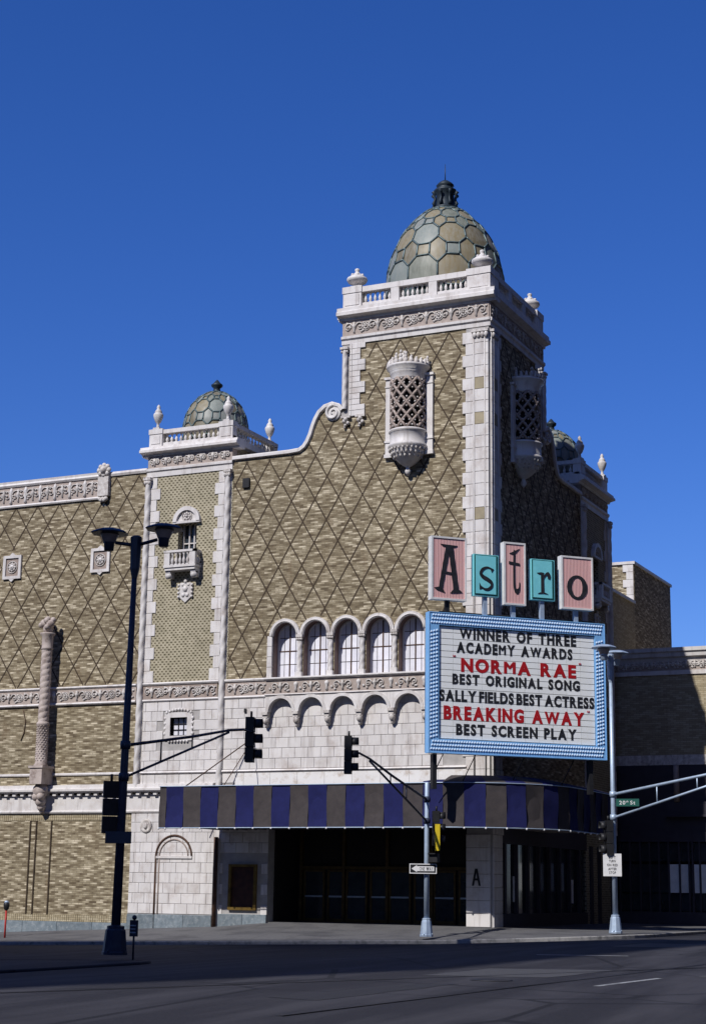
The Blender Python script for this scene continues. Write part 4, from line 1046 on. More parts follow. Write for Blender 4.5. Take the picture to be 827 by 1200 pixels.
# ------------------------------------------------------------ awning
aw = thing('marquee_awning', 'long blue and grey striped canvas awning wrapping the theatre corner', 'awning', (0, 0, 0))
PA, XL, RA = 3.2, -13.06, 4.4
ZB, ZT = 3.66, 5.30
path = []
L1 = (-1.35) - XL
for i in range(0, 200):
    pass
SW = .80
def awn_pt(s):
    """arc length from the left end -> point, outward normal"""
    if s < L1: return Vector((XL + s, -PA)), Vector((0, -1))
    s2 = s - L1; A = RA * PI / 2
    if s2 < A: a = -PI / 2 + s2 / RA; return Vector((-1.35 + RA * math.cos(a), -PA + RA + RA * math.sin(a))), Vector((math.cos(a), math.sin(a)))
    s3 = s2 - A; return Vector((-1.35 + RA, -PA + RA + s3)), Vector((1, 0))
LT = L1 + RA * PI / 2 + 5.2
s = 0; k = 0; first_w = .32
edges = MB(); bolts = MB()
while s < LT - .05:
    wd = first_w if k == 0 else SW; e = min(s + wd, LT); g = MB(); N = 4; vs = []; Z = 4
    for i in range(N + 1):
        p, nr = awn_pt(s + (e - s) * i / N)
        sag = .055 * math.sin(PI * i / N) * (1 + .5 * math.sin(k * 2.3))
        for j in range(Z + 1):
            z = ZB + .03 * math.sin(PI * i / N) * (j == 0) + (ZT - ZB) * j / Z
            o = -sag * math.sin(PI * j / Z) + .03 * math.sin(k * 1.7 + j * 1.4); vs.append((p.x + nr.x * o, p.y + nr.y * o, z))
    n = Z + 1
    fs = [(i * n + j, (i + 1) * n + j, (i + 1) * n + j + 1, i * n + j + 1) for i in range(N) for j in range(Z)]
    off = len(vs); vs += [(x, y + .0, z) for x, y, z in vs]
    g.add(vs[:off], fs, True)
    # thickness: inner skin 4 cm back
    inn = []
    for i in range(N + 1):
        p, nr = awn_pt(s + (e - s) * i / N)
        for j in range(Z + 1): inn.append((p.x - nr.x * .05, p.y - nr.y * .05, ZB + (ZT - ZB) * j / Z))
    g.add(inn, [f[::-1] for f in fs], True)
    part('canvas_stripe', g, 'bluec' if k % 2 else 'grayc', aw)
    if s >= L1 - .6:        # sloping top flap round the corner
        tv = []
        for i in range(N + 1):
            p, nr = awn_pt(s + (e - s) * i / N)
            fall = min(1, max(0, (s - L1 + .6) / 1.0))
            for q, zz in ((0.0, ZT + .01), (.05, ZT + .06), (.75, ZT + .08 + .16 * fall), (1.3, ZT + .09 + .27 * fall)): tv.append((p.x - nr.x * q, p.y - nr.y * q, zz))
        part('canvas_top', MB().add(tv, [(i * 4 + j, i * 4 + j + 1, (i + 1) * 4 + j + 1, (i + 1) * 4 + j) for i in range(N) for j in range(3)], True), 'bluec' if k % 2 else 'grayc', aw)
    p, nr = awn_pt(s + .01)
    part('grommet', MB().sphere((p.x + nr.x * .02, p.y + nr.y * .02, ZB - .03), .045, 6, 4), 'white_rim', aw)
    s = e; k += 1
# hem and pipe frame
hp = []; tp_ = []
for i in range(61):
    p, nr = awn_pt(LT * i / 60); hp.append((p.x + nr.x * .01, p.y + nr.y * .01, ZB - .005)); tp_.append((p.x + nr.x * .02, p.y + nr.y * .02, ZT))
part('hem_pipe', MB().tube(hp, .022, 5), 'alu', aw); part('top_pipe', MB().tube(tp_, .02, 5), 'alu', aw)
# solid marquee roof and soffit
outl = [(-12.0, -.04), (XL + .05, -PA + .06)] + [tuple(awn_pt(L1 + RA * PI / 2 * i / 10)[0] - awn_pt(L1 + RA * PI / 2 * i / 10)[1] * .08) for i in range(11)] + [tuple(awn_pt(LT)[0] - Vector((.08, 0))), (.15, awn_pt(LT)[0].y), (.15, -.15), (-.5, -.2)]
part('marquee_slab', MB().prism(outl, [], ZB + .12, ZB + .42, ax=2), 'soffit', aw)
g = MB()
for i in range(26): g.box(-12.0 + i * .44, -11.96 + i * .44, -PA + .1, -.15, ZB + .02, ZB + .12)
part('soffit_battens', g, 'purple', aw, kind='stuff')
part('roof_deck', MB().prism([(-11.3, -.02), (XL + 1.5, -PA + .5)] + [tuple(awn_pt(L1 + RA * PI / 2 * i / 10)[0] - awn_pt(L1 + RA * PI / 2 * i / 10)[1] * 1.0) for i in range(11)] + [(2.0, 6), (.2, 6), (.2, -.2)], [], ZT - .6, ZT - .5, ax=2), 'dark', aw)
# hanger rods to the wall
part('hanger_rod', MB().tube([(-12.95, -1.9, 5.2), (-10.6, -.06, 7.45)], .025, 5), 'rust', aw)
part('hanger_rod', MB().tube([(-10.55, -2.6, 5.2), (-10.5, -.06, 7.5)], .018, 5), 'rust', aw)
part('rod_anchor', MB().box(-11.0, -10.9, -.12, 0, 8.55, 8.7), 'black', aw)

# ------------------------------------------------------------ marquee sign (faces the corner diagonally)
MS = thing('marquee_sign', 'large pale blue edged reader board with black and red movie lettering', 'marquee', (-.81, -4.81, 0), PI / 4)
# local x along the board, local -y outward
def SB(x0, x1, z0, z1, y0, y1): return MB().box(x0, x1, y0, y1, z0, z1)
SH = -.03 / 7.5
BW_, B0, B1 = 7.5, 6.32, 11.52
part('sign_frame', MB().prism([(.20, B0), (BW_, B0), (BW_, B1), (.20, B1)], [[(.58, B0 + .50), (BW_ - .40, B0 + .50), (BW_ - .40, B1 - .46), (.58, B1 - .46)]], 0, .33), 'signblue', MS)
part('sign_back', SB(.22, BW_ - .02, B0 + .02, B1 - .02, .34, .50), 'dark', MS)
part('sign_rim', MB().prism([(.17, B0 - .03), (BW_ + .03, B0 - .03), (BW_ + .03, B1 + .03), (.17, B1 + .03)], [[(.2, B0), (BW_, B0), (BW_, B1), (.2, B1)]], -.02, .34), 'signblue', MS)
lit = MB()
for i in range(int((BW_ - .3) / .105)):
    for band in (0, 1):
        for j in range(3):
            x = .24 + i * .105; z = (B0 + .09 + j * .14) if band == 0 else (B1 - .40 + j * .14)
            x += .035 * (j % 3)
            lit.add([(x, 0, z), (x + .06, 0, z + .03), (x + .06, 0, z + .09), (x, 0, z + .06), (x, -.035, z + .005), (x + .06, -.035, z + .035), (x + .06, -.015, z + .09), (x, -.015, z + .06)], [(4, 5, 6, 7), (0, 4, 7, 3), (1, 2, 6, 5), (0, 1, 5, 4), (3, 7, 6, 2)])
for i in range(int((B1 - B0 - 1.0) / .14)):
    for band in (0, 1):
        for j in range(3):
            z = B0 + .52 + i * .14 + .03 * j; x = (.23 + j * .11) if band == 0 else (BW_ - .37 + j * .11)
            lit.add([(x, 0, z), (x + .06, 0, z + .03), (x + .06, 0, z + .09), (x, 0, z + .06), (x, -.035, z + .005), (x + .06, -.035, z + .035), (x + .06, -.015, z + .09), (x, -.015, z + .06)], [(4, 5, 6, 7), (0, 4, 7, 3), (1, 2, 6, 5), (0, 1, 5, 4), (3, 7, 6, 2)])
part('border_bulbs', lit, 'signdot', MS, kind='stuff')
part('board_backing', SB(.56, BW_ - .38, B0 + .48, B1 - .44, .10, .16), 'ink', MS)
x0, x1, z0, z1 = .59, BW_ - .42, B0 + .52, B1 - .48
NC, NR = 11, 18; cw, ch = (x1 - x0) / NC, (z1 - z0) / NR
me = shared('reader_panel', lambda: MB().box(0, cw - .012, 0, .03, 0, ch - .020), 'white')
for i in range(NC):
    for j in range(NR): link('reader_panel', me, MS, T((x0 + i * cw + .006, .07, z0 + j * ch + .010)))

GL = {}
def glyph(ch_, size, bold, depth, m):
    if ch_ in 'M': bold = 0.0
    if ch_ in 'W': bold = 0.0
    key = (ch_, m, round(bold, 3))
    if key in GL: return GL[key]
    cu = bpy.data.curves.new('glyph', 'FONT'); cu.body = ch_; cu.size = 1.0; cu.offset = bold; cu.extrude = depth; cu.resolution_u = 3
    o = bpy.data.objects.new('glyph_tmp', cu); col.objects.link(o)
    bpy.context.view_layer.update()
    me = bpy.data.meshes.new_from_object(o.evaluated_get(bpy.context.evaluated_depsgraph_get()))
    bpy.data.objects.remove(o)
    xs_ = [v.co.x for v in me.vertices] or [0, 0]; ys_ = [v.co.y for v in me.vertices] or [0, 0]
    for v in me.vertices: v.co.x -= min(xs_)
    if ch_ in 'MW':                      # thicken the two letters whose outline cannot be offset
        V0 = [tuple(v.co) for v in me.vertices]; F0 = [tuple(p.vertices) for p in me.polygons]; g = MB()
        for q, sh_ in enumerate((-.04, 0, .04)): g.add([(x + sh_, y, z + .0012 * (q - 1)) for x, y, z in V0], F0)
        me = g.mesh('glyph', m); mn = min(v.co.x for v in me.vertices)
        for v in me.vertices: v.co.x -= mn
        xs_ = [v.co.x for v in me.vertices]
    me.materials.clear(); me.materials.append(MAT[m])
    GL[key] = (me, max(xs_) - min(xs_), max(ys_)); return GL[key]
def text_line(parent, txt, a0, a1, zmid, h, m, y=-.0, bold=.045, depth=.012, name='letter', space=.38, gap=.10):
    items = [glyph(c, 1, bold, depth, m) if c != ' ' else None for c in txt]
    tot = sum((i[1] if i else space) for i in items) + gap * (len(txt) - 1)
    k = (a1 - a0) / tot; caph = .73 + bold
    x = a0
    for c, it in zip(txt, items):
        if it:
            zz = zmid - h / 2
            if c == '"': zz += 0
            M = T((x, y, zz + bold * .2)) @ Matrix.Rotation(PI / 2, 4, 'X') @ Matrix.Diagonal((k, h / caph, 1, 1))
            link(name, it[0], parent, M); x += it[1] * k
        else: x += space * k
        x += gap * k
LN = [('WINNER OF THREE', 1.44, 6.32, 10.82, .42, 'ink'), ('ACADEMY AWARDS', 1.32, 6.15, 10.29, .42, 'ink'), ('NORMA RAE', 1.50, 6.30, 9.64, .52, 'redink'),
      ('BEST ORIGINAL SONG', 1.15, 6.45, 9.09, .40, 'ink'), ('SALLY FIELDS BEST ACTRESS', .62, 7.06, 8.46, .43, 'ink'), ('BREAKING AWAY', .80, 6.62, 7.83, .52, 'redink'), ('BEST SCREEN PLAY', 1.30, 6.28, 7.22, .42, 'ink')]
for t_, a, b, z, h, m in LN: text_line(MS, t_, a, b, z, h, m, y=.066, bold=.052, depth=.005, space=.10 if 'SALLY' in t_ else .36, gap=.07 if 'SALLY' in t_ else .12)
for x, z in ((1.18, 9.92), (6.42, 9.92), (.55, 8.12), (6.75, 8.10)):
    part('quote_mark', MB().box(x, x + .03, .05, .068, z - .02, z + .05).box(x + .06, x + .09, .05, .068, z - .02, z + .05), 'redink', MS)
for x in (.45, 6.9): part('sign_post', MB().box(x, x + .16, .25, .50, 5.0, B0 - .04), 'black', MS)
for x in (.9, 2.2, 4.2, 6.3): part('guy_rod', MB().tube([(x, .3, B0), (x - .35, .9, 5.2)], .02, 5), 'black', MS)
part('top_rail', MB().tube([(.7, .3, B1 + .10), (7.1, .2, B1 + .10)], .03, 6), 'black', MS)
part('top_rail', MB().box(.7, 7.1, .2, .4, B1 + .04, B1 + .07), 'black', MS)

# letter panels above the board, each its own box sign
def serif_letter(ch_):
    """black display letters drawn as strokes in a unit cell (0..1 wide, 0..1 high)"""
    P_ = []
    if ch_ == 'A':
        P_ += [[(.21, 1.0), (.30, .955), (.42, .945), (.62, .94), (.74, .95), (.83, .985)], [(.41, .96), (.57, .96), (.285, .06), (.15, .06)],
               [(.50, .96), (.66, .96), (.87, .05), (.69, .05)], [(.0, .09), (.08, .05), (.24, .02), (.38, .0), (.30, .08), (.15, .11)],
               [(.57, .0), (.80, .01), (1.0, .03), (.88, .08), (.68, .08)], [(.28, .40), (.70, .375), (.70, .42), (.29, .445)]]
    if ch_ == 's':
        c = [(.86, .90), (.74, .96), (.50, .98), (.22, .88), (.10, .70), (.26, .56), (.56, .46), (.84, .32), (.84, .16), (.60, .03), (.34, .03), (.10, .14)]
        w_ = [.03, .03, .045, .075, .09, .09, .09, .09, .08, .06, .045, .03]
        P_.append(('s', c, w_)); P_ += [[(.72, 1.0), (1.0, .92), (.86, .78)], [(.0, .30), (.02, .0), (.20, .06), (.12, .14)]]
    if ch_ == 't':
        P_.append(('s', [(.52, .98), (.50, .80), (.48, .5), (.49, .2), (.58, .08), (.74, .06), (.86, .12), (.9, .26)], [.05, .055, .06, .065, .06, .055, .045, .02]))
        P_ += [[(.10, .66), (.9, .64), (.9, .69), (.10, .72)], [(.12, .90), (.40, .94), (.9, 1.02), (.56, .90), (.34, .88)]]
    if ch_ == 'r':
        P_ += [[(.30, .04), (.52, .04), (.50, .9), (.30, .96)], [(.0, .92), (.30, .96), (.52, .94), (.36, .86), (.16, .86)], [(.06, .0), (.2, .06), (.6, .06), (.8, .0), (.44, .02)]]
        P_.append(('s', [(.47, .66), (.56, .80), (.68, .89), (.80, .90), (.87, .80), (.86, .68)], [.025, .04, .06, .09, .11, .07]))
    if ch_ == 'o':
        P_.append('o')
    return P_
def letter_mesh(ch_, x0, z0, w_, h):
    g = MB(); k = 0
    def L(p): return (x0 + p[0] * w_, z0 + p[1] * h)
    for q in serif_letter(ch_):
        k += 1; d0 = -.052 - .0012 * k
        if q == 'o':
            n = 28; out = [L((.5 + .5 * math.cos(2 * PI * i / n), .5 + .5 * math.sin(2 * PI * i / n))) for i in range(n)]
            inn = [L((.5 + .27 * math.cos(2 * PI * i / n + .12), .5 + .40 * math.sin(2 * PI * i / n + .12))) for i in range(n)]
            g.prism(out, [inn], d0, -.02)
        elif q[0] == 's':
            c = [Vector(p) for p in q[1]]; ws = q[2]; dense = []; dw = []
            for i in range(len(c) - 1):
                p0 = c[max(i - 1, 0)]; p1 = c[i]; p2 = c[i + 1]; p3 = c[min(i + 2, len(c) - 1)]
                for s_ in range(5):
                    t = s_ / 5
                    dense.append(.5 * ((2 * p1) + (-p0 + p2) * t + (2 * p0 - 5 * p1 + 4 * p2 - p3) * t * t + (-p0 + 3 * p1 - 3 * p2 + p3) * t ** 3)); dw.append(ws[i] + (ws[i + 1] - ws[i]) * t)
            dense.append(c[-1]); dw.append(ws[-1]); a_, b_ = [], []
            for i, p in enumerate(dense):
                d = (dense[min(i + 1, len(dense) - 1)] - dense[max(i - 1, 0)]).normalized(); nr = Vector((-d.y, d.x)) * dw[i]
                a_.append(L(p + nr)); b_.append(L(p - nr))
            vs = []; N = len(a_)
            for p in a_ + b_: vs += [(p[0], d0, p[1]), (p[0], -.02, p[1])]
            fs = []
            for i in range(N - 1):
                A0, A1, B0_, B1_ = 2 * i, 2 * i + 2, 2 * (N + i), 2 * (N + i + 1)
                fs += [(A0, A1, B1_, B0_), (A0, A0 + 1, A1 + 1, A1), (B0_, B1_, B1_ + 1, B0_ + 1)]
            g.add(vs, fs)
        else: g.prism([L(p) for p in q], [], d0, -.02)
    return g
PN = [('A', .17, 1.68, 12.02, 14.45, 'pink', (.12, .28, 1.15, 1.86), 'tall pink panel with a black capital A, leftmost above the reader board'),
      ('s', 1.93, 3.03, 12.28, 13.90, 'cyan', (.21, .25, .60, .88), 'turquoise panel with a black letter s above the reader board'),
      ('t', 3.16, 4.15, 12.02, 14.46, 'pink', (.17, .44, .55, 1.74), 'narrow tall pink panel with a black letter t in the middle of the row'),
      ('r', 4.34, 5.40, 12.30, 13.90, 'cyan', (.21, .24, .60, .88), 'turquoise panel with a black letter r right of the letter t'),
      ('o', 5.60, 7.04, 12.03, 14.12, 'pink', (.24, .40, .88, .95), 'wide pink panel with a black round letter o at the right end')]
for chh, a, b, z0, z1, m, (lx, lz, lw_, lh), lab in PN:
    a += .07; lp_ = Vector((-.81, -4.81)) + Vector((1, 1)).normalized() * a
    o = thing('letter_panel', lab, 'letter sign', (lp_.x, lp_.y, 0), PI / 4, 'letter panels in a row above the marquee board')
    W_ = b - a
    if m == 'pink':
        part('panel_rim', MB().prism([(0, z0), (W_, z0), (W_, z1), (0, z1)], [[(.07, z0 + .07), (W_ - .07, z0 + .07), (W_ - .07, z1 - .07), (.07, z1 - .07)]], -.06, .26), 'white_rim', o)
        part('panel_face', MB().box(.06, W_ - .06, -.03, .24, z0 + .06, z1 - .06), 'pink', o)
    else:
        part('panel_face', MB().box(0, W_, .0, .24, z0, z1).box(.07, W_ - .12, -.035, 0, z0 + .09, z1 - .06), 'cyan', o)
        part('face_outline', MB().prism([(.03, z0 + .05), (W_ - .05, z0 + .05), (W_ - .05, z1 - .03), (.03, z1 - .03)], [[(.06, z0 + .10), (W_ - .115, z0 + .10), (W_ - .115, z1 - .05), (.06, z1 - .05)]], -.02, .01), 'green', o)
    part('letter', letter_mesh(chh, lx, z0 + lz, lw_, lh), 'ink', o)
    part('support_post', MB().box(W_ / 2 - .08, W_ / 2 + .08, .08, .24, B1 + .05, z0), 'black' if chh == 'A' else 'alu', o)

# ------------------------------------------------------------ poles, lamps, signals
def truss_arm(parent, z0, z1, L, dirv, m, up=1.0, webs=(.28, .52), k=1.0):
    d = Vector((dirv[0], dirv[1], 0)); P3 = lambda s_, z: tuple(d * s_ + Vector((0, 0, z)))
    top = [P3(.05, z1), P3(L * .5, z1 + up * .52), P3(L * .8, z1 + up * .88), P3(L * .93, z1 + up * .98), P3(L, z1 + up * .96)]
    arm = part('mast_arm', MB().tube(top, [.055 * k, .052 * k, .048 * k, .045 * k, .04 * k], 8), m, parent)
    lo = [P3(.05, z0), P3(L * .8, z1 + up * .82)]
    part('lower_strut', MB().tube(lo, .045 * k, 8), m, parent)
    for f in webs:
        zt = z1 + up * (.52 * f / .5 if f < .5 else .52 + (f - .5) / .3 * .36); zl = z0 + (z1 + up * .82 - z0) * (f * L - .05) / (L * .8 - .05)
        part('arm_web', MB().tube([P3(L * f, zl), P3(L * f, zt)], .028 * k, 6), m, parent)
    for z in (z0, z1): part('clamp', MB().lathe([(.12, z - .10), (.13, z), (.12, z + .10)], (0, 0, 0), 12), m, parent)
    return Vector(top[-1])
def octbase(parent, m, h=.63, w0=.21, w1=.15):
    g = MB().lathe([(w0 * 1.15, 0), (w0 * 1.15, .06), (w0 * 1.08, .08), (w1 * 1.15, h * .86), (w1, h * .9), (w1, h), (.12, h + .02)], (0, 0, 0), 8, a0=PI / 8, a1=2 * PI + PI / 8, smooth=False)
    part('pole_base', g, m, parent)
    for k in range(4): part('bolt', MB().lathe([(.03, .06), (.03, .12)], (w0 * 1.0 * math.cos(k * PI / 2), w0 * math.sin(k * PI / 2), 0), 6), m, parent)
def luminaire_arms(parent, z, half, axis, m, shade_m):
    part('lamp_hub', MB().lathe([(.06, z - .98), (.12, z - .70), (.145, z + .02), (.145, z + .10), (.08, z + .14)], (0, 0, 0), 8, smooth=False), m, parent)
    for sg in (-1, 1):
        d = Vector((axis[0], axis[1], 0)) * sg
        ar = part('lamp_arm', MB().tube([d * .15 + Vector((0, 0, z - .08)), d * (half - .2) + Vector((0, 0, z + .0))], .045, 8), m, parent)
        c = d * half + Vector((0, 0, z))
        la = part('lamp_head', MB().lathe([(.09, -.20), (.12, -.18), (.135, .0), (.15, .02)], c, 14), m, parent)
        part('diffuser', MB().lathe([(.15, .02), (.225, .20), (.24, .22)], c, 14), 'lampglass', la)
        part('lamp_shade', MB().lathe([(.02, .38), (.26, .36), (.42, .30), (.485, .255), (.47, .235), (.30, .23), (.02, .23)], c, 8, smooth=False), shade_m, la)
def signal_head(name, label, loc, face, m='black', back='black', three=3, group='traffic signal heads'):
    """hanging signal; face = direction lenses look"""
    rz_ = math.atan2(face[1], face[0])
    t = thing(name, label, 'traffic light', loc, rz_, group)
    h = .42 * three + .08
    for k in range(three):
        z = h / 2 - .04 - .42 * (k + 1)
        b = part('signal_housing', MB().box(-.14, .10, -.19, .19, z + .012, z + .41), m, t)
        part('lens', MB().lathe([(.14, 0), (.14, .012), (.06, .03), (.001, .035)], (0, 0, 0), 16).xf(T((.10, 0, z + .21)) @ Matrix.Rotation(PI / 2, 4, 'Y')), 'lens', b)
        # tunnel visor
        vis = MB(); vv = []
        for i in range(13):
            a = -PI * .15 + PI * 1.3 * i / 12; y, zz = .165 * math.cos(a), .165 * math.sin(a)
            for x, s_ in ((.09, 1), (.32, 1.0), (.31, .9), (.09, .9)): vv.append((x, y * s_, z + .21 + zz * s_))
        vis.add(vv, [(i * 4 + j, (i + 1) * 4 + j, (i + 1) * 4 + (j + 1) % 4, i * 4 + (j + 1) % 4) for i in range(12) for j in range(4)], True)
        part('visor', vis, m, b)
    part('hanger', MB().tube([(0, 0, h / 2 - .05), (0, 0, h / 2 + .12)], .035, 6), back, t)
    return t
# left pole, its shade put into a dark colour, in front of the long wall
LPX, LPY = .77, -27.3; gz = -.26
lp = thing('lamp_post', 'tall lamp post, coloured dark for its shade, with two flat lamp heads at the left', 'lamp post', (LPX, LPY, gz), 0, 'street lamp posts with mast arms')
lp.rotation_euler = (0, math.radians(.65), 0)
octbase(lp, 'shadenavy', .66, .27, .21)
part('pole', MB().lathe([(.115, .6), (.095, 4.5), (.065, 9.2)], (0, 0, 0), 12), 'shadenavy', lp)
luminaire_arms(lp, 9.98, .80, (1, 0), 'shadenavy', 'shadenavy')
tip = truss_arm(lp, 4.16, 4.93, 6.3, (0, 1), 'shadenavy', up=.92, webs=(.26, .50), k=.72)
mid = thing('signal_pole', 'short pale grey signal pole with a truss arm before the awning', 'signal pole', (-.69, -4.80, -.27), 0)
octbase(mid, 'alu')
part('pole', MB().lathe([(.10, .6), (.092, 3), (.088, 5.43), (.06, 5.48)], (0, 0, 0), 14), 'alu', mid)
rp = thing('lamp_post', 'pale grey lamp post at the corner carrying the 20th St sign', 'lamp post', (5.42, -1.85, -.06), 0, 'street lamp posts with mast arms')
octbase(rp, 'alu')
part('pole', MB().lathe([(.10, .6), (.088, 4.5), (.065, 9.2)], (0, 0, 0), 14), 'alu', rp)
luminaire_arms(rp, 9.95, .80, (.0, 1), 'alu', 'alu')
truss_arm(rp, 4.10, 4.93, 8.2, (1, 0), 'alu', up=1.5, webs=(.20, .38))
tip2 = truss_arm(mid, 4.09, 4.86, 6.3, (0, -1), 'shadenavy', up=1.24, webs=(.3, .52), k=.85)  # arm coloured darker than its pole to put it in shade

def W(o, v): bpy.context.view_layer.update(); return o.matrix_world @ Vector(v)
tp1 = W(lp, tip); tp2 = W(mid, tip2)
signal_head('traffic_light', 'black three-lens signal at the end of the left post arm', (tp1.x - .12, tp1.y + .20, tp1.z - .20), (.93, .36), 'black')
signal_head('traffic_light', 'black three-lens signal at the end of the short pole arm, before the arcade', (tp2.x - .02, tp2.y - .35, tp2.z - .10), (.93, .36), 'black')
signal_head('traffic_light', 'dark signal head mounted low on the left lamp post', (LPX - .26, LPY - .05, 3.18), (-.75, 1), 'black')
yh = signal_head('traffic_light', 'black signal head with a yellow edge bracket beside the short signal pole', (-.69 + .34, -4.72, 3.55), (.93, .5), 'black')
part('yellow_bracket', MB().box(-.08, .10, -.31, -.24, -.80, .14).box(-.03, .05, -.24, .10, -.80, -.74).box(-.03, .05, -.24, -.1, .09, .14), 'yellow', yh)
signal_head('traffic_light', 'dark signal head on the post under the 20th St sign', (5.42 - .17, -1.85 - .12, 3.30), (-.6, -.4), 'black')

# signs
def plate_sign(name, label, cat, loc, rz_, w_, h, m_plate, lines, m_txt, border=None, group=None):
    o = thing(name, label, cat, loc, rz_, group)
    part('sign_plate', MB().box(-w_ / 2, w_ / 2, -.01, .012, -h / 2, h / 2), m_plate, o)
    if border: part('sign_border', MB().prism([(-w_ / 2, -h / 2), (w_ / 2, -h / 2), (w_ / 2, h / 2), (-w_ / 2, h / 2)], [[(-w_ / 2 + .03, -h / 2 + .03), (w_ / 2 - .03, -h / 2 + .03), (w_ / 2 - .03, h / 2 - .03), (-w_ / 2 + .03, h / 2 - .03)]], -.018, -.006), border, o)
    for t_, a, b, z, hh in lines: text_line(o, t_, a, b, z, hh, m_txt, y=-.016, bold=.012, depth=.002, space=.3, gap=.14)
    part('sign_clamp', MB().box(-.05, .05, .012, .12, -.06, .06), 'alu', o)
    return o
yw = math.radians(20)
ow = plate_sign('one_way_sign', 'black and white ONE WAY arrow sign on the short signal pole', 'sign', (-.74, -5.02, 2.11), yw, .98, .35, 'black', [('ONE WAY', -.13, .36, 0, .13)], 'ink', 'white_rim')
part('arrow', MB().prism([(-.42, 0), (-.22, .125), (-.22, .085), (.40, .085), (.40, -.085), (-.22, -.085), (-.22, -.125)], [], -.016, -.008), 'white_rim', ow)
plate_sign('turn_sign', 'white LEFT TURN ON RED AFTER STOP sign on the right lamp post', 'sign', (5.40, -2.03, 2.34), yw, .66, .80, 'white_rim',
           [('LEFT', -.12, .12, .27, .09), ('TURN', -.12, .12, .14, .09), ('ON RED', -.19, .19, 0, .09), ('AFTER', -.15, .15, -.14, .09), ('STOP', -.12, .12, -.27, .09)], 'ink')
sn = plate_sign('street_name_sign', 'green 20th St street name sign on the right lamp post', 'street sign', (5.42 + .58, -1.98, 4.56), 0.1, .84, .27, 'green', [('20', -.30, -.08, 0, .14), ('th', -.06, .03, .04, .07), ('St', .10, .28, 0, .14)], 'white_rim')
o = thing('street_name_sign', 'dark unlit street name sign seen from behind on the left post', 'street sign', (LPX + .12, LPY - .2, 2.45), .25)
part('sign_plate', MB().box(-.34, .30, -.02, .02, -.13, .15), 'shadenavy', o); part('sign_clamp', MB().box(-.05, .05, .02, .12, -.1, .1), 'shadenavy', o)
o = thing('pedestrian_signal', 'small black box fixed to the short signal pole above the arrow sign', 'signal box', (-.50, -4.92, 2.50), 0)
part('housing', MB().box(-.02, .32, -.14, .12, -.16, .16), 'black', o); part('visor', MB().box(.0, .30, -.24, -.14, .12, .16), 'black', o)
# small plaque by the left post and the red post at the frame edge
o = thing('parking_sign', 'small dark plaque on a short stake beside the left lamp post', 'parking sign', (1.10, -27.0, gz - .12))
part('stake', MB().tube([(0, 0, 0), (0, 0, .98)], .025, 6), 'shadenavy', o)
part('sign_plate', MB().box(-.10, .10, -.04, .02, .54, .92), 'shadenavy', o); part('sign_cap', MB().sphere((0, 0, .98), .06, 8, 5), 'shadenavy', o)
part('sign_text', MB().box(-.08, .08, -.054, -.048, .78, .81).box(-.07, .07, -.054, -.048, .70, .73).box(-.08, .08, -.054, -.048, .62, .65), 'alu', o)
o = thing('parking_meter', 'thin red post with a dark head on the pavement at the far left', 'parking meter', (-20.3, -3.2, -.90))
part('post', MB().tube([(0, 0, 0), (0, 0, 1.22)], .04, 8), 'red', o)
part('meter_head', MB().lathe([(.05, 1.2), (.10, 1.25), (.13, 1.42), (.11, 1.50), (.02, 1.55)], (0, 0, 0), 10), 'black', o)
part('meter_cap', MB().lathe([(.11, 1.5), (.08, 1.58), (.01, 1.6)], (0, 0, 0), 10), 'alu', o)

# ------------------------------------------------------------ right neighbour building
YB = 17.0
rb = thing('brick_building', 'lower tan brick shop building with pale cornice behind the theatre at the right', 'building', (0, YB, 0))
part('body', MB().box(-2.1, 5.0, .5, 22, -.5, 12.3), 'brick2', rb)
part('wall', MB().box(-2.1, 5.0, 0, .5, 4.2, 12.0), 'brick2', rb)
part('cornice', MB().prism([(.02, 0), (.5, 0), (.5, .92), (-.32, .92), (-.32, .74), (-.24, .68), (-.22, .50), (-.08, .44)], [], -2.1, 5.2, ax=0).xf(T((0, 0, 11.98))), 'terra', rb)
part('band', MB().box(-2.1, 5.03, -.07, .0, 11.62, 11.82), 'terra', rb)
fr = part('frieze', MB().box(-2.1, 5.02, -.03, 0, 11.82, 12.42), 'terra_pink', rb)
for i in range(17): link('scroll_ornament', shared('rb_scroll', scroll_motif(.40, .42, 2), 'terra_orn'), fr, T((-1.9 + i * .42, -.03, 12.10)) @ Matrix.Rotation(PI, 4, 'Z'))
part('carved_band', MB().box(-2.1, 5.03, -.05, 0, 7.33, 7.80), 'terra_orn', rb)
part('spandrel', MB().box(-2.1, 5.01, -.02, -.001, 4.2, 7.33), 'purple', rb)
part('ledge', MB().box(2.4, 5.04, -.3, -.02, 4.9, 5.0).box(2.4, 5.04, -.2, -.02, 5.0, 5.6), 'purple', rb)
part('fluted_column', MB().lathe([(.14, 5.6), (.14, 7.3)], (2.95, -.15, 0), 10), 'screen', rb)
part('shopfront', MB().box(-2.1, 5.02, -.12, .3, -.5, .55).box(-2.1, 5.02, -.10, .3, 3.75, 4.2), 'purple', rb)
part('shop_interior', MB().box(-2.05, 4.9, .35, .45, .5, 3.8), 'dark', rb)
xs_ = [.1, .6, 1.1, 1.55, 2.0, 2.45, 2.97, 3.42, 3.6, 3.93, 4.36, 4.8]
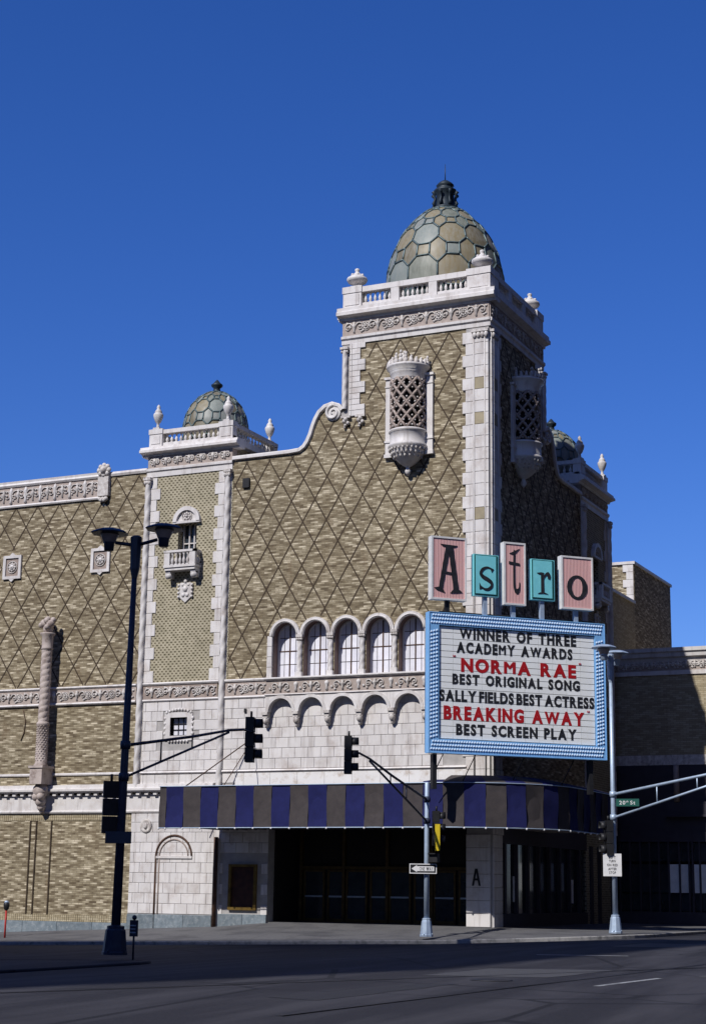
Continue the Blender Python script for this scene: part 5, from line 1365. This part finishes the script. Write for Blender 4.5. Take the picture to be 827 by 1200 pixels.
for x, x2 in zip(xs_, xs_[1:]):
    part('shop_mullion', MB().box(x - .04, x + .04, -.10, .2, .55, 3.75), 'purple', rb)
    reflects = x > 2.3 and x2 - x > .25
    part('shop_window', MB().box(x + .04, x2 - .04, .0, .03, 1.42, 2.72), 'reflectglass' if reflects else 'glass', rb)  # some panes coloured pale as painted street reflections
    part('window_blind', MB().box(x + .04, x2 - .04, .05, .07, .6, 1.36), 'glass', rb)
    part('transom_pane', MB().box(x + .04, x2 - .04, .0, .03, 2.85, 3.7), 'glass', rb)

# ------------------------------------------------------------ building across the street (out of frame, shades the roadway)
H = 60.0
ob = thing('offframe_building', 'tall plain office block across the street, outside the frame', 'building', (0, 0, 0))
X2 = 10.8 - H * TX / SZ; Y2 = -5.45 - H / SZ
part('wall', MB().box(X2 - 50, X2, Y2 - 26, Y2, -2, H - .55), 'brick2', ob)
part('roof', MB().box(X2 - 50, X2, Y2 - 26, Y2, H - .55, H - .45), 'asphalt', ob)
part('parapet', MB().prism([(X2 - 50.05, Y2 - 26), (X2, Y2 - 26), (X2, Y2), (X2 - 50.05, Y2)], [[(X2 - 49.6, Y2 - 25.6), (X2 - .4, Y2 - 25.6), (X2 - .4, Y2 - .4), (X2 - 49.6, Y2 - .4)]], H - .45, H, ax=2), 'terra', ob)
g = MB()
for fl_ in range(16):
    z = 1.2 + fl_ * 3.6
    for i in range(12): g.box(X2 - 3.2 - i * 4, X2 - 1.8 - i * 4, Y2, Y2 + .03, z, z + 1.9)
    for i in range(6): g.box(X2, X2 + .03, Y2 - 3.2 - i * 4, Y2 - 1.8 - i * 4, z, z + 1.9)
part('window_grid', g, 'glass', ob, kind='stuff')

# unseen dark blocks added on the other two corners to cut skylight
for nm, x0, x1, y0, y1, hh, lab in (('offframe_building', 20.8, 60, -5, 60, 66, 'dark block added across 20th Street to cut skylight, outside the frame'), ('offframe_building', 26, 60, -110, -34, 62, 'dark block added beside the camera to cut skylight, outside the frame'), ('offframe_building', -90, -45, -80, -40, 22, 'dark brick warehouse further down the street, outside the frame')):
    ob = thing(nm, lab, 'building')
    part('wall', MB().box(x0, x1, y0, y1, -2, hh), 'darkbrick', ob); part('cornice', MB().box(x0 - .4, x1, y0 - .4, y1 + .4, hh, hh + .6), 'rust', ob)
    g = MB()
    for fl_ in range(int(hh / 3.6)):
        for i in range(int((y1 - y0) / 4)): g.box(x0 - .03, x0, y0 + 1.8 + i * 4, y0 + 3.2 + i * 4, 1.2 + fl_ * 3.6, 3.1 + fl_ * 3.6)
    part('window_grid', g, 'glass', ob, kind='stuff')

# keep the hierarchy to thing > part > sub-part: a sub-part with pieces of its own becomes a part
for root in [o for o in bpy.data.objects if o.parent is None]:
    for p in list(root.children):
        for q in list(p.children):
            if q.children:
                M_ = p.matrix_basis @ q.matrix_basis
                q.parent = root; q.matrix_parent_inverse = Matrix.Identity(4); q.matrix_basis = M_
